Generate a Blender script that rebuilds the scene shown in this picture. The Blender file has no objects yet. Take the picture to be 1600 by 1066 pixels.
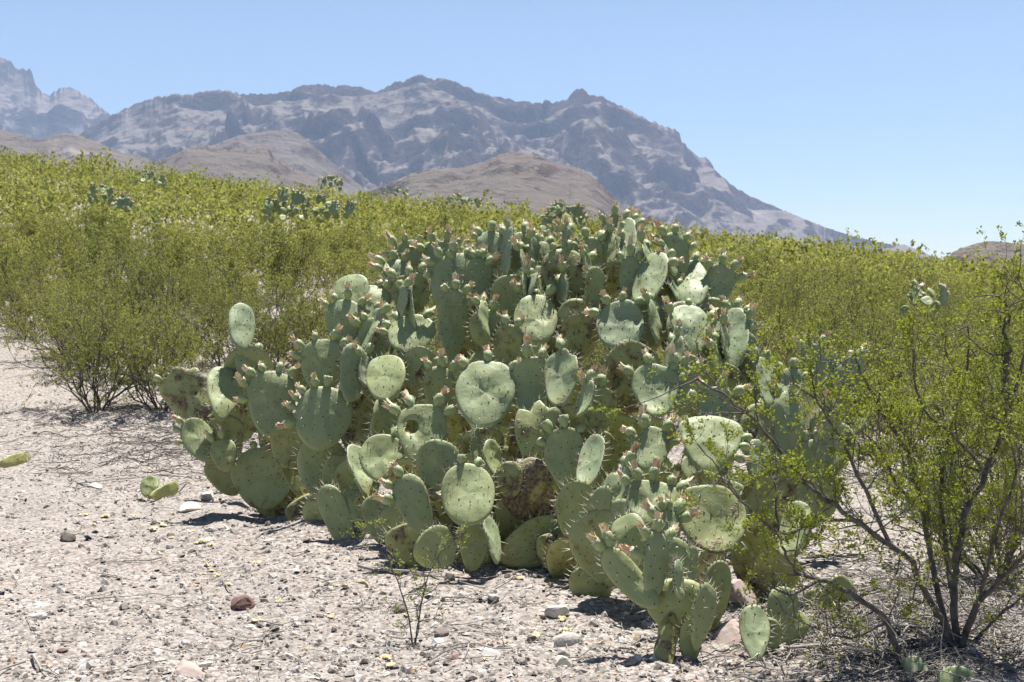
import bpy, math, random
import numpy as np
from mathutils import Vector, Matrix, Quaternion

random.seed(7)
rng = np.random.default_rng(7)
sc = bpy.context.scene
C = sc.collection

# ------------------------------------------------------------------ camera
FPX = 2222.0                      # focal length in pixels of the 1600-wide photograph
CAMZ = 1.4
PITCH = math.atan(133.0 / FPX)    # horizon sits 133 px above the middle
cam_d = bpy.data.cameras.new('camera')
cam = bpy.data.objects.new('camera', cam_d)
C.objects.link(cam)
cam.location = (0, 0, CAMZ)
cam.rotation_euler = (math.pi / 2 - PITCH, 0, 0)
cam_d.sensor_width = 36.0
cam_d.lens = 36.0 * FPX / 1600.0
cam_d.clip_start = 0.05
cam_d.clip_end = 40000
cam_d.dof.use_dof = True
cam_d.dof.focus_distance = 6.4
cam_d.dof.aperture_fstop = 11.0
sc.camera = cam

# ------------------------------------------------------------------ sky and sun
SUN_EL, SUN_AZ = 67.0, 14.0        # azimuth: degrees to the right of straight ahead (+Y)
world = bpy.data.worlds.new('World')
sc.world = world
world.use_nodes = True
wn = world.node_tree
bg = wn.nodes['Background']
sky = wn.nodes.new('ShaderNodeTexSky')
sky.sky_type = 'NISHITA'
sky.sun_disc = False
sky.sun_elevation = math.radians(SUN_EL)
sky.sun_rotation = math.radians(SUN_AZ)
sky.altitude = 2500
sky.air_density = 1.0
sky.dust_density = 0.0
sky.ozone_density = 2.6
wn.links.new(sky.outputs[0], bg.inputs[0])
bg.inputs[1].default_value = 0.050
sun_d = bpy.data.lights.new('sun', 'SUN')
sun_d.energy = 5.0
sun_d.angle = math.radians(0.53)
sun_d.color = (1.0, 0.96, 0.9)
sun = bpy.data.objects.new('sun', sun_d)
C.objects.link(sun)
_e, _a = math.radians(SUN_EL), math.radians(SUN_AZ)
SUNV = Vector((math.cos(_e) * math.sin(_a), math.cos(_e) * math.cos(_a), math.sin(_e)))
sun.rotation_euler = (-SUNV).to_track_quat('-Z', 'Y').to_euler()
sun.location = (0, 0, 50)
sc.view_settings.view_transform = 'Standard'
sc.view_settings.look = 'None'
sc.view_settings.exposure = 1.12
sc.view_settings.gamma = 1.0
sc.view_settings.use_curve_mapping = False
sc.render.engine = 'CYCLES'
sc.cycles.use_denoising = True
sc.cycles.max_bounces = 6
sc.cycles.diffuse_bounces = 3
sc.cycles.transmission_bounces = 3
sc.cycles.volume_bounces = 1
sc.cycles.caustics_reflective = False
sc.cycles.caustics_refractive = False

# ------------------------------------------------------------------ helpers
def P(px, py, d):
    """world point at photo pixel (px, py) and distance d along +Y"""
    cx, cy = (px - 800.0) / FPX, (533.0 - py) / FPX
    y = math.cos(PITCH) + cy * math.sin(PITCH)
    z = -math.sin(PITCH) + cy * math.cos(PITCH)
    return Vector((cx / y * d, d, CAMZ + z / y * d))

def to_px(v):
    x, y, z = v[0], v[1], v[2] - CAMZ
    f = y * math.cos(PITCH) - z * math.sin(PITCH)
    u = y * math.sin(PITCH) + z * math.cos(PITCH)
    return 800 + FPX * x / f, 533 - FPX * u / f

def _hash(ix, iy, seed):
    n = (ix.astype(np.int64) * 374761393 + iy.astype(np.int64) * 668265263 + seed * 1442695041) & 0x7fffffff
    n = ((n ^ (n >> 13)) * 1274126177) & 0x7fffffff
    n = (n ^ (n >> 16)) & 0xffff
    return n / 65535.0

def vnoise(x, y, seed=0):
    x = np.asarray(x, float); y = np.asarray(y, float)
    ix, iy = np.floor(x), np.floor(y)
    fx, fy = x - ix, y - iy
    fx = fx * fx * fx * (fx * (fx * 6 - 15) + 10); fy = fy * fy * fy * (fy * (fy * 6 - 15) + 10)
    a = _hash(ix, iy, seed); b = _hash(ix + 1, iy, seed)
    c = _hash(ix, iy + 1, seed); d = _hash(ix + 1, iy + 1, seed)
    return (a * (1 - fx) + b * fx) * (1 - fy) + (c * (1 - fx) + d * fx) * fy

def fbm(x, y, seed=0, octv=5, gain=0.5):
    s, a, n = 0.0, 1.0, 0.0
    for k in range(octv):
        s = s + a * vnoise(x * 2 ** k + 17.3 * k, y * 2 ** k - 9.1 * k, seed + k)
        n += a; a *= gain
    return s / n

def ridged(x, y, seed=0, octv=4):
    s, a, n = 0.0, 1.0, 0.0
    for k in range(octv):
        v = 1 - np.abs(2 * vnoise(x * 2 ** k + 5.7 * k, y * 2 ** k + 3.3 * k, seed + k) - 1)
        s = s + a * v * v
        n += a; a *= 0.5
    return s / n

def sstep(a, b, x):
    t = np.clip((x - a) / (b - a), 0, 1)
    return t * t * (3 - 2 * t)

class MB:
    """collects vertex / face arrays and turns them into ONE mesh"""
    def __init__(self):
        self.v, self.f, self.m, self.n = [], [], [], 0
    def add(self, v, f, mat=0):
        v = np.asarray(v, float).reshape(-1, 3); f = np.asarray(f, int)
        self.v.append(v); self.f.append(f + self.n); self.m.append(np.full(len(f), mat))
        self.n += len(v)
    def mesh(self, name, mats, smooth=True, attrs=None):
        me = bpy.data.meshes.new(name)
        v = np.concatenate(self.v)
        me.vertices.add(len(v)); me.vertices.foreach_set('co', v.astype(np.float32).ravel())
        tot = np.concatenate([np.full(len(f), f.shape[1]) for f in self.f])
        idx = np.concatenate([f.ravel() for f in self.f])
        me.loops.add(len(idx)); me.loops.foreach_set('vertex_index', idx.astype(np.int32))
        me.polygons.add(len(tot))
        st = np.concatenate([[0], np.cumsum(tot)[:-1]])
        me.polygons.foreach_set('loop_start', st.astype(np.int32))
        me.polygons.foreach_set('material_index', np.concatenate(self.m).astype(np.int32))
        me.polygons.foreach_set('use_smooth', np.full(len(tot), smooth))
        for m in (mats if isinstance(mats, (list, tuple)) else [mats]):
            me.materials.append(m)
        if attrs:
            for nm, col in attrs.items():
                at = me.color_attributes.new(nm, 'FLOAT_COLOR', 'POINT')
                at.data.foreach_set('color', np.asarray(col, np.float32).ravel())
        me.update(calc_edges=True)
        return me

def link(name, me, parent=None, loc=None, rot=None):
    o = bpy.data.objects.new(name, me)
    C.objects.link(o)
    if parent is not None: o.parent = parent
    if loc is not None: o.location = loc
    if rot is not None: o.rotation_euler = rot
    return o

def tag(o, label=None, cat=None, group=None, kind=None):
    if label: o['label'] = label
    if cat: o['category'] = cat
    if group: o['group'] = group
    if kind: o['kind'] = kind
    return o

def copy_tree(o, parent=None):
    c = o.copy(); C.objects.link(c); c.parent = parent
    for ch in o.children: copy_tree(ch, c)
    return c

def tube(mb, pts, rad, sides=5, mat=0):
    pts = np.asarray(pts, float); n = len(pts)
    rad = np.broadcast_to(np.asarray(rad, float), (n,))
    t = np.gradient(pts, axis=0); t /= np.linalg.norm(t, axis=1)[:, None] + 1e-9
    ref = np.array([0.31, 0.87, 0.12])
    u = np.cross(t, ref); u /= np.linalg.norm(u, axis=1)[:, None] + 1e-9
    w = np.cross(t, u)
    a = np.arange(sides) * 2 * math.pi / sides
    ring = (u[:, None, :] * np.cos(a)[None, :, None] + w[:, None, :] * np.sin(a)[None, :, None]) * rad[:, None, None]
    v = (pts[:, None, :] + ring).reshape(-1, 3)
    i = np.arange(n - 1)[:, None] * sides; k = np.arange(sides)[None, :]; k2 = (k + 1) % sides
    f = np.stack([i + k, i + k2, i + sides + k2, i + sides + k], -1).reshape(-1, 4)
    mb.add(v, f, mat)

# ------------------------------------------------------------------ materials
def newmat(name):
    m = bpy.data.materials.new(name); m.use_nodes = True
    nt = m.node_tree
    return m, nt, nt.nodes['Principled BSDF']

def N(nt, typ, **kw):
    n = nt.nodes.new(typ)
    for k, v in kw.items():
        if k == 'inp':
            for kk, vv in v.items(): n.inputs[kk].default_value = vv
        else: setattr(n, k, v)
    return n

def ramp(nt, src, stops, interp='LINEAR'):
    r = nt.nodes.new('ShaderNodeValToRGB'); r.color_ramp.interpolation = interp
    els = r.color_ramp.elements
    while len(els) > 1: els.remove(els[-1])
    els[0].position = stops[0][0]; els[0].color = (*stops[0][1], 1)
    for p, c in stops[1:]:
        e = els.new(p); e.color = (*c, 1)
    nt.links.new(src, r.inputs[0])
    return r.outputs[0]

def g(v): return (v, v, v)

def mix(nt, fac, a, b, blend='MIX'):
    m = nt.nodes.new('ShaderNodeMix'); m.data_type = 'RGBA'; m.blend_type = blend
    for s, i in ((fac, 0), (a, 6), (b, 7)):
        if isinstance(s, (int, float)): m.inputs[i].default_value = s
        elif isinstance(s, tuple): m.inputs[i].default_value = (*s, 1)
        else: nt.links.new(s, m.inputs[i])
    return m.outputs[2]

def math_(nt, op, a, b=None, clamp=False):
    m = nt.nodes.new('ShaderNodeMath'); m.operation = op; m.use_clamp = clamp
    for s, i in ((a, 0), (b, 1)):
        if s is None: continue
        if isinstance(s, (int, float)): m.inputs[i].default_value = s
        else: nt.links.new(s, m.inputs[i])
    return m.outputs[0]

def noise(nt, vec, scale, detail=4, rough=0.55):
    n = N(nt, 'ShaderNodeTexNoise', inp={'Scale': scale, 'Detail': detail, 'Roughness': rough})
    if vec is not None: nt.links.new(vec, n.inputs['Vector'])
    return n.outputs['Fac']

def bump(nt, b, h, strength=0.3, dist=0.01):
    n = N(nt, 'ShaderNodeBump', inp={'Strength': strength, 'Distance': dist})
    nt.links.new(h, n.inputs['Height']); nt.links.new(n.outputs[0], b.inputs['Normal'])

def mat_pad():
    m, nt, b = newmat('cactus_pad')
    co = N(nt, 'ShaderNodeTexCoord').outputs['Object']
    at = N(nt, 'ShaderNodeAttribute', attribute_name='pc')
    sep = N(nt, 'ShaderNodeSeparateColor'); nt.links.new(at.outputs['Color'], sep.inputs[0])
    tint, wear, rim = sep.outputs[0], sep.outputs[1], sep.outputs[2]
    col = ramp(nt, tint, [(0.0, (0.290, 0.350, 0.215)), (0.3, (0.325, 0.375, 0.185)), (0.65, (0.355, 0.382, 0.150)), (1.0, (0.39, 0.36, 0.12))])
    n1 = noise(nt, co, 9.0, 5)
    col = mix(nt, math_(nt, 'MULTIPLY', n1, 0.45), col, (0.15, 0.205, 0.085))
    # pale wax bloom, streaked lengthwise
    mp = N(nt, 'ShaderNodeMapping'); mp.inputs['Scale'].default_value = (60, 7, 20); nt.links.new(co, mp.inputs[0])
    st = noise(nt, mp.outputs[0], 1.0, 3)
    st = ramp(nt, st, [(0.45, g(0)), (0.75, g(1))])
    col = mix(nt, math_(nt, 'MULTIPLY', st, 0.20), col, (0.40, 0.45, 0.34))
    # corky scabs
    n2 = noise(nt, co, 17.0, 5, 0.62)
    w = math_(nt, 'ADD', n2, math_(nt, 'MULTIPLY', wear, 0.43))
    sc1 = ramp(nt, w, [(0.69, g(0)), (0.76, g(1))])
    n3 = noise(nt, co, 60.0, 4)
    cork = ramp(nt, n3, [(0.3, (0.035, 0.027, 0.02)), (0.5, (0.16, 0.115, 0.07)), (0.7, (0.28, 0.23, 0.15))])
    col = mix(nt, sc1, col, cork)
    ye = ramp(nt, w, [(0.58, g(0)), (0.70, g(0.55)), (0.76, g(0))])
    col = mix(nt, ye, col, (0.27, 0.22, 0.07))
    col = mix(nt, math_(nt, 'MULTIPLY', rim, 0.55), col, (0.34, 0.34, 0.20))  # pale upper rim: edge spines plus sunlit edge painted into the colour
    nt.links.new(col, b.inputs['Base Color'])
    b.inputs['Roughness'].default_value = 0.55
    b.inputs['Specular IOR Level'].default_value = 0.35
    hb = math_(nt, 'ADD', math_(nt, 'MULTIPLY', n1, 1.0), math_(nt, 'MULTIPLY', math_(nt, 'MULTIPLY', sc1, n3), 0.8))
    bump(nt, b, hb, 0.6, 0.014)
    return m

def mat_simple(name, c1, c2, scale=20, rough=0.8, bmp=0.3, dist=0.005, island=False):
    m, nt, b = newmat(name)
    co = N(nt, 'ShaderNodeTexCoord').outputs['Object']
    n1 = noise(nt, co, scale, 5)
    col = ramp(nt, n1, [(0.3, c1), (0.7, c2)])
    if island:
        gi = N(nt, 'ShaderNodeNewGeometry').outputs['Random Per Island']
        col = mix(nt, 1.0, col, ramp(nt, gi, [(0, g(0.75)), (1, g(1.25))]), 'MULTIPLY')
    nt.links.new(col, b.inputs['Base Color'])
    b.inputs['Roughness'].default_value = rough
    if bmp: bump(nt, b, n1, bmp, dist)
    return m

def mat_leaf(name, stops, trans=0.3):
    m, nt, b = newmat(name)
    gi = N(nt, 'ShaderNodeNewGeometry').outputs['Random Per Island']
    oi = N(nt, 'ShaderNodeObjectInfo').outputs['Random']
    f = math_(nt, 'ADD', math_(nt, 'MULTIPLY', gi, 0.62), math_(nt, 'MULTIPLY', oi, 0.38))
    col = ramp(nt, f, stops)
    nt.links.new(col, b.inputs['Base Color'])
    b.inputs['Roughness'].default_value = 0.6
    b.inputs['Specular IOR Level'].default_value = 0.22
    tr = N(nt, 'ShaderNodeBsdfTranslucent')
    nt.links.new(mix(nt, 1.0, col, (1.25, 1.2, 0.65), 'MULTIPLY'), tr.inputs[0])
    mx = N(nt, 'ShaderNodeMixShader'); mx.inputs[0].default_value = trans
    out = nt.nodes['Material Output']
    nt.links.new(b.outputs[0], mx.inputs[1]); nt.links.new(tr.outputs[0], mx.inputs[2])
    nt.links.new(mx.outputs[0], out.inputs[0])
    return m

def mat_ground():
    m, nt, b = newmat('desert_gravel')
    co = N(nt, 'ShaderNodeTexCoord').outputs['Object']
    big = noise(nt, co, 0.6, 5)
    fine = noise(nt, co, 45, 6, 0.7)
    vor = N(nt, 'ShaderNodeTexVoronoi', inp={'Scale': 72.0, 'Randomness': 1.0}); nt.links.new(co, vor.inputs['Vector'])
    sep = N(nt, 'ShaderNodeSeparateColor'); nt.links.new(vor.outputs['Color'], sep.inputs[0])
    peb = ramp(nt, sep.outputs[0], [(0.0, (0.12, 0.102, 0.09)), (0.3, (0.25, 0.215, 0.188)), (0.6, (0.37, 0.332, 0.298)), (0.85, (0.46, 0.425, 0.39)), (1.0, (0.26, 0.18, 0.14))])
    soil = ramp(nt, fine, [(0.25, (0.165, 0.150, 0.137)), (0.75, (0.375, 0.346, 0.320))])
    col = mix(nt, ramp(nt, big, [(0.35, g(0.5)), (0.65, g(0.92))]), soil, peb)
    n4 = noise(nt, co, 3.0, 5)
    col = mix(nt, ramp(nt, n4, [(0.55, g(0)), (0.8, g(0.45))]), col, (0.19, 0.155, 0.125))
    nt.links.new(col, b.inputs['Base Color'])
    b.inputs['Roughness'].default_value = 0.95
    b.inputs['Specular IOR Level'].default_value = 0.1
    h = math_(nt, 'ADD', math_(nt, 'MULTIPLY', fine, 1.0), math_(nt, 'MULTIPLY', vor.outputs['Distance'], -0.6))
    bump(nt, b, h, 0.7, 0.012)
    return m

def mat_mountain(name, talus1, talus2, rock1, rock2, scale=1.0, veg=0.4, lo=0.68, hi=0.88):
    m, nt, b = newmat(name)
    co = N(nt, 'ShaderNodeTexCoord').outputs['Object']
    geo = N(nt, 'ShaderNodeNewGeometry')
    sx = N(nt, 'ShaderNodeSeparateXYZ'); nt.links.new(geo.outputs['True Normal'], sx.inputs[0])
    n1 = noise(nt, co, 0.004 * scale, 7, 0.62)
    n2 = noise(nt, co, 0.02 * scale, 6, 0.65)
    n3 = noise(nt, co, 0.0018 * scale, 4)
    steep = math_(nt, 'ADD', sx.outputs[2], math_(nt, 'MULTIPLY', math_(nt, 'SUBTRACT', n1, 0.5), 0.55))
    rk = ramp(nt, steep, [(lo, g(1)), (hi, g(0))])
    tal = ramp(nt, n2, [(0.3, talus1), (0.7, talus2)])
    pale = ramp(nt, n1, [(0.60, g(0)), (0.72, g(0.6))])
    tal = mix(nt, pale, tal, (0.42, 0.35, 0.31))
    vg = ramp(nt, math_(nt, 'ADD', math_(nt, 'MULTIPLY', n2, 0.6), math_(nt, 'MULTIPLY', n3, 0.4)), [(0.46, g(0)), (0.6, g(veg))])
    tal = mix(nt, vg, tal, (0.105, 0.125, 0.06))
    n5 = noise(nt, co, 0.011 * scale, 6, 0.6)
    oc = ramp(nt, math_(nt, 'ADD', n5, math_(nt, 'MULTIPLY', math_(nt, 'SUBTRACT', 0.8, sx.outputs[2]), 0.25)), [(0.575, g(0)), (0.615, g(0.9))])
    rk = mix(nt, 1.0, rk, oc, 'LIGHTEN')
    rock = ramp(nt, n2, [(0.3, rock1), (0.7, rock2)])
    nt.links.new(mix(nt, rk, tal, rock), b.inputs['Base Color'])
    b.inputs['Roughness'].default_value = 1.0
    b.inputs['Specular IOR Level'].default_value = 0.0
    bump(nt, b, math_(nt, 'ADD', n2, n5), 1.0, 30.0 / scale)
    return m

M = {}
M['pad'] = mat_pad()
M['spine'] = mat_simple('spine', (0.52, 0.47, 0.36), (0.68, 0.63, 0.52), 40, 0.6, 0)
M['areole'] = mat_simple('areole', (0.030, 0.022, 0.012), (0.075, 0.055, 0.03), 60, 0.9, 0)
M['fruit'] = mat_simple('fruit_skin', (0.25, 0.33, 0.13), (0.34, 0.40, 0.19), 60, 0.5, 0.2)
M['cream'] = mat_simple('fruit_rim', (0.50, 0.46, 0.30), (0.62, 0.56, 0.38), 90, 0.8, 0.3)
M['tuft'] = mat_simple('dry_flower', (0.62, 0.48, 0.26), (0.86, 0.75, 0.52), 120, 0.9, 0.3, island=True)
M['tuft_pink'] = mat_simple('dry_flower_pink', (0.58, 0.39, 0.22), (0.78, 0.61, 0.42), 120, 0.9, 0.3, island=True)
M['dead'] = mat_simple('dry_pad_skin', (0.16, 0.12, 0.08), (0.42, 0.35, 0.24), 25, 0.9, 0.5)
M['bark'] = mat_simple('creosote_bark', (0.045, 0.038, 0.034), (0.17, 0.15, 0.135), 35, 0.9, 0.4)
M['pale_wood'] = mat_simple('bleached_twig', (0.20, 0.18, 0.155), (0.40, 0.37, 0.33), 30, 0.9, 0.3, island=True)
M['leaf_near'] = mat_leaf('creosote_leaf', [(0.0, (0.16, 0.205, 0.035)), (0.5, (0.25, 0.29, 0.052)), (0.86, (0.32, 0.34, 0.07)), (0.94, (0.36, 0.27, 0.08)), (1.0, (0.42, 0.25, 0.09))], 0.4)
M['leaf_far'] = mat_leaf('creosote_leaf_far', [(0.0, (0.125, 0.148, 0.048)), (0.5, (0.225, 0.248, 0.082)), (0.85, (0.315, 0.325, 0.115)), (1.0, (0.43, 0.385, 0.18))], 0.45)
M['ground'] = mat_ground()
def mat_pebble():
    m, nt, b = newmat('pebble')
    gi = N(nt, 'ShaderNodeNewGeometry').outputs['Random Per Island']
    col = ramp(nt, gi, [(0.0, (0.13, 0.115, 0.105)), (0.14, (0.24, 0.212, 0.188)), (0.40, (0.36, 0.322, 0.288)), (0.65, (0.45, 0.412, 0.372)), (0.84, (0.60, 0.575, 0.54)), (0.91, (0.34, 0.24, 0.19)), (0.95, (0.44, 0.34, 0.21)), (1.0, (0.30, 0.31, 0.32))])
    co = N(nt, 'ShaderNodeTexCoord').outputs['Object']
    n1 = noise(nt, co, 90, 4)
    col = mix(nt, 1.0, col, ramp(nt, n1, [(0.3, g(0.75)), (0.7, g(1.15))]), 'MULTIPLY')
    nt.links.new(col, b.inputs['Base Color']); b.inputs['Roughness'].default_value = 0.9
    b.inputs['Specular IOR Level'].default_value = 0.2
    bump(nt, b, n1, 0.4, 0.003)
    return m
M['pebble'] = mat_pebble()
M['red_stone'] = mat_simple('red_stone', (0.12, 0.065, 0.052), (0.22, 0.13, 0.105), 18, 0.85, 0.5)
M['pink_stone'] = mat_simple('pink_stone', (0.33, 0.25, 0.215), (0.48, 0.39, 0.345), 14, 0.9, 0.5)
M['grey_stone'] = mat_simple('grey_stone', (0.36, 0.33, 0.30), (0.56, 0.53, 0.49), 16, 0.9, 0.5)
M['dark_stone'] = mat_simple('dark_stone', (0.12, 0.10, 0.085), (0.26, 0.22, 0.19), 16, 0.9, 0.6)
M['white_stone'] = mat_simple('white_stone', (0.50, 0.45, 0.36), (0.70, 0.66, 0.58), 16, 0.9, 0.6)
M['yellow'] = mat_simple('dry_fruit', (0.42, 0.33, 0.15), (0.66, 0.56, 0.33), 70, 0.9, 0.5)

# ------------------------------------------------------------------ terrain
def terrain(x, y):
    x = np.asarray(x, float); y = np.asarray(y, float)
    hc = np.clip(2.55 - 0.112 * x * 62 / np.maximum(y, 20), -1.5, 7.0)
    t = np.clip((y - 9.5) / 52.0, 0, 1)
    up = hc * np.where(t < 1, t ** 1.12, 1)
    beyond = np.clip((y - 63) / 260.0, 0, 1)
    z = up * (1 - sstep(0, 1, beyond)) - 26 * sstep(0, 1, beyond)
    z = z + 0.20 * (fbm(x * 0.16, y * 0.16, 3, 3) - 0.5) * sstep(9, 22, y) * 2
    near = 1 - sstep(14, 40, y)
    z = z + near * ((fbm(x * 1.3, y * 1.3, 11, 4) - 0.5) * 0.07 + (fbm(x * 6, y * 6, 21, 4) - 0.5) * 0.055 + (fbm(x * 22, y * 22, 31, 3) - 0.5) * 0.022)
    # soil heaped round the cactus roots
    z = z + 0.09 * np.exp(-(((x + 0.85) / 0.35) ** 2 + ((y - 7.0) / 0.3) ** 2)) + 0.05 * np.exp(-(((x - 0.1) / 0.9) ** 2 + ((y - 6.9) / 0.5) ** 2))
    return z

def tz(x, y): return float(terrain(np.array([x]), np.array([y]))[0])

def on_ground(px, py):
    """the terrain point seen at a photo pixel"""
    lo, hi = 2.5, 70.0
    for _ in range(3):
        ds = np.linspace(lo, hi, 240) if _ else np.geomspace(lo, hi, 400)
        p1 = P(px, py, 1.0); 
        z = CAMZ + (p1.z - CAMZ) * ds
        hit = np.nonzero(z <= terrain(p1.x * ds, ds))[0]
        q = int(hit[0]) if len(hit) else len(ds) - 1
        lo, hi = ds[max(q - 1, 0)], ds[q]
    p = P(px, py, hi); p.z = tz(p.x, p.y)
    return p

ys = np.concatenate([np.arange(-5, 3, 0.35), np.geomspace(3, 12, 220), np.geomspace(12.1, 80, 170), np.geomspace(82, 9000, 90)])
ss = np.linspace(-1, 1, 281)
YY, SS = np.meshgrid(ys, ss, indexing='ij')
XX = SS * (4.2 + 0.75 * np.maximum(YY, 0))
ZZ = terrain(XX, YY)
nr, ncol = YY.shape
mb = MB()
i = np.arange(nr - 1)[:, None] * ncol; k = np.arange(ncol - 1)[None, :]
mb.add(np.stack([XX, YY, ZZ], -1), np.stack([i + k, i + k + 1, i + ncol + k + 1, i + ncol + k], -1).reshape(-1, 4))
tag(link('ground', mb.mesh('ground', M['ground'])), 'pale gravelly desert ground rising to a low slope behind', 'ground', kind='structure')

# ------------------------------------------------------------------ mountains
def make_range(name, sky_pts, d_ridge, d_base, base_z, mat, seed, label, step=2.0, rows=110, gully=60, cliff=0.7, period=120, prof_p=1.35, fine=3.0, gx=0.02, plan=0.0):
    xs = np.array([p[0] for p in sky_pts], float); pyy = np.array([p[1] for p in sky_pts], float)
    px = np.arange(xs[0], xs[-1] + 0.1, step)
    py = np.interp(px, xs, pyy)
    n = len(px)
    wob = (fbm(px * 0.008, px * 0 + 3, seed + 40, 3) - 0.5) * plan
    yr = d_ridge + wob
    zr = CAMZ + (400 - py) / FPX * yr + (fbm(px * 0.19, px * 0, seed + 1, 4, 0.7) - 0.5) * fine * 2.2 * np.clip((400 - py) / 130, 0.12, 1)
    t = np.linspace(0, 1, rows)
    T, PX = np.meshgrid(t, px, indexing='ij')
    YR = np.broadcast_to(yr, T.shape); ZR = np.broadcast_to(zr, T.shape)
    kw_ = int(26 / step); ker = np.hanning(2 * kw_ + 3)[1:-1]; ker /= ker.sum()
    zsm = np.convolve(np.pad(zr, kw_, mode='edge'), ker, 'valid')
    zs2 = np.convolve(np.pad(zsm, kw_, mode='edge'), ker, 'valid')
    ZSM = np.broadcast_to(zs2, T.shape)
    ZR0 = ZR
    bl = T ** 30
    ZR = ZSM * (1 - bl) + ZR * bl
    Y = d_base + (YR - d_base) * T
    Hh = np.maximum(ZR - base_z, 5.0)
    pr = 0.35 * T + 0.65 * T ** prof_p
    Z = base_z + Hh * pr
    env = np.sin(np.pi * np.clip(T, 0, 1)) ** 0.7
    mpp = d_ridge / FPX
    U = PX * mpp; Q = T * (d_ridge - d_base)
    k0 = np.clip(d_ridge / 5600, 0.2, 1.2) ** 0.8
    wu = U + (fbm(U / (400 * k0), Q / (500 * k0), seed + 9, 3) - 0.5) * 420 * k0
    sca = np.clip(Hh / 500, 0.08, 1.3)
    Z = Z + env * (ridged(wu / (330 * k0), Q / (900 * k0), seed + 2, 2) - 0.45) * gully * sca * 1.9
    Zs = Z.copy()
    Z = Z + env * (fbm(U / (150 * k0), Q / (210 * k0), seed + 3, 4) - 0.5) * gully * 1.3 * sca
    # cliff bands
    mask = sstep(0.46, 0.58, fbm(U / (330 * k0) + 4, Q / (420 * k0), seed + 5, 4)) * sstep(0.35, 0.6, T) * cliff
    q = (Zs + (fbm(U / (260 * k0), Q / (500 * k0), seed + 6, 3) - 0.5) * period * 1.8) / period
    fr = q - np.floor(q)
    Z = Z + (sstep(0.5, 0.88, fr) - fr) * period * mask
    Z = Z + env * (fbm(U / (55 * k0), Q / (50 * k0), seed + 7, 3) - 0.5) * 24 * sca * k0
    lim = CAMZ + (ZR - CAMZ) / YR * Y * 1.0 - (1 - T) * 0.06 * Hh
    Z = np.where(T < 1, np.minimum(Z, lim), ZR0)
    # the far side
    tb = np.linspace(0.06, 1, 14)
    TB, PB = np.meshgrid(tb, px, indexing='ij')
    YB = np.broadcast_to(yr, TB.shape) + TB * (d_ridge - d_base) * 0.8
    ZB = np.broadcast_to(zr, TB.shape) * (1 - TB) + base_z * TB + (fbm(PB * 0.03, TB * 4, seed + 8, 4) - 0.6) * 40 * np.sin(np.pi * TB) * np.clip((np.broadcast_to(zr, TB.shape) - base_z) / 500, 0.05, 1)
    Ya, Za, Pa = np.concatenate([Y, YB]), np.concatenate([Z, ZB]), np.concatenate([PX, PB])
    Xa = (Pa - 800) / FPX * Ya
    R = Ya.shape[0]
    i = np.arange(R - 1)[:, None] * n; k = np.arange(n - 1)[None, :]
    mb = MB()
    mb.add(np.stack([Xa, Ya, Za], -1), np.stack([i + k, i + k + 1, i + n + k + 1, i + n + k], -1).reshape(-1, 4))
    return tag(link(name, mb.mesh(name, mat)), label, 'mountain' if 'mountain' in name else 'hill', kind='structure')

M['mtn'] = mat_mountain('mountain_rock', (0.150, 0.122, 0.112), (0.255, 0.212, 0.192), (0.030, 0.022, 0.022), (0.080, 0.056, 0.055))
M['hill'] = mat_mountain('hill_rock', (0.125, 0.098, 0.088), (0.200, 0.162, 0.145), (0.05, 0.036, 0.030), (0.11, 0.080, 0.066), 2.0, 0.3, 0.55, 0.8)
far_left = [(-420, 60), (-300, 80), (-180, 70), (-90, 86), (-30, 80), (0, 91), (12, 94), (27, 100), (31, 112), (37, 113), (45, 111), (57, 115), (62, 135), (72, 148), (82, 152), (92, 145), (100, 141), (115, 138), (125, 142), (140, 150), (150, 158), (160, 170), (180, 183), (215, 205), (260, 235), (330, 270)]
make_range('mountain_west', far_left, 7600, 5400, -30, M['mtn'], 50, 'far blue craggy mountain with towers at the left edge', gully=110, cliff=0.6, period=150, fine=14, rows=100, step=2.0)
main_sky = [(60, 250), (110, 222), (150, 200), (180, 182), (200, 172), (225, 161), (245, 155), (280, 150), (300, 151), (318, 146), (340, 143), (360, 145), (375, 149), (400, 150), (430, 150), (440, 146), (455, 145), (470, 138), (482, 135), (500, 135), (520, 137), (545, 137), (565, 138), (580, 145), (594, 146), (606, 138), (620, 131), (635, 130), (645, 123), (652, 120), (661, 118), (668, 124), (673, 126), (699, 126), (712, 130), (725, 137), (745, 146), (763, 152), (800, 158), (826, 163), (847, 164), (850, 158), (858, 158), (861, 164), (886, 157), (891, 150), (897, 143), (907, 141), (915, 145), (920, 154), (931, 151), (940, 154), (950, 159), (969, 169), (991, 180), (1010, 189), (1036, 199), (1052, 203), (1060, 209), (1063, 222), (1081, 240), (1090, 246), (1101, 249), (1111, 258), (1117, 270), (1150, 296), (1180, 311), (1225, 330), (1262, 345), (1287, 355), (1337, 371), (1375, 379), (1398, 383), (1412, 382), (1431, 390), (1450, 398), (1475, 407), (1520, 420)]
make_range('mountain_range', main_sky, 5600, 3600, -28, M['mtn'], 80, 'long craggy mountain ridge with dark cliff bands sloping down to the right', step=2.0, rows=130, gully=75, cliff=0.85, period=130, fine=9, plan=500)
spur = [(230, 300), (280, 262), (330, 230), (375, 214), (420, 207), (443, 204), (469, 210), (500, 236), (525, 259), (560, 288), (600, 320)]
make_range('tan_hill_spur', spur, 3500, 2700, -24, M['hill'], 120, 'smooth tan spur in front of the left part of the ridge', rows=60, gully=30, cliff=0.2, period=60, fine=2)
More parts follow.
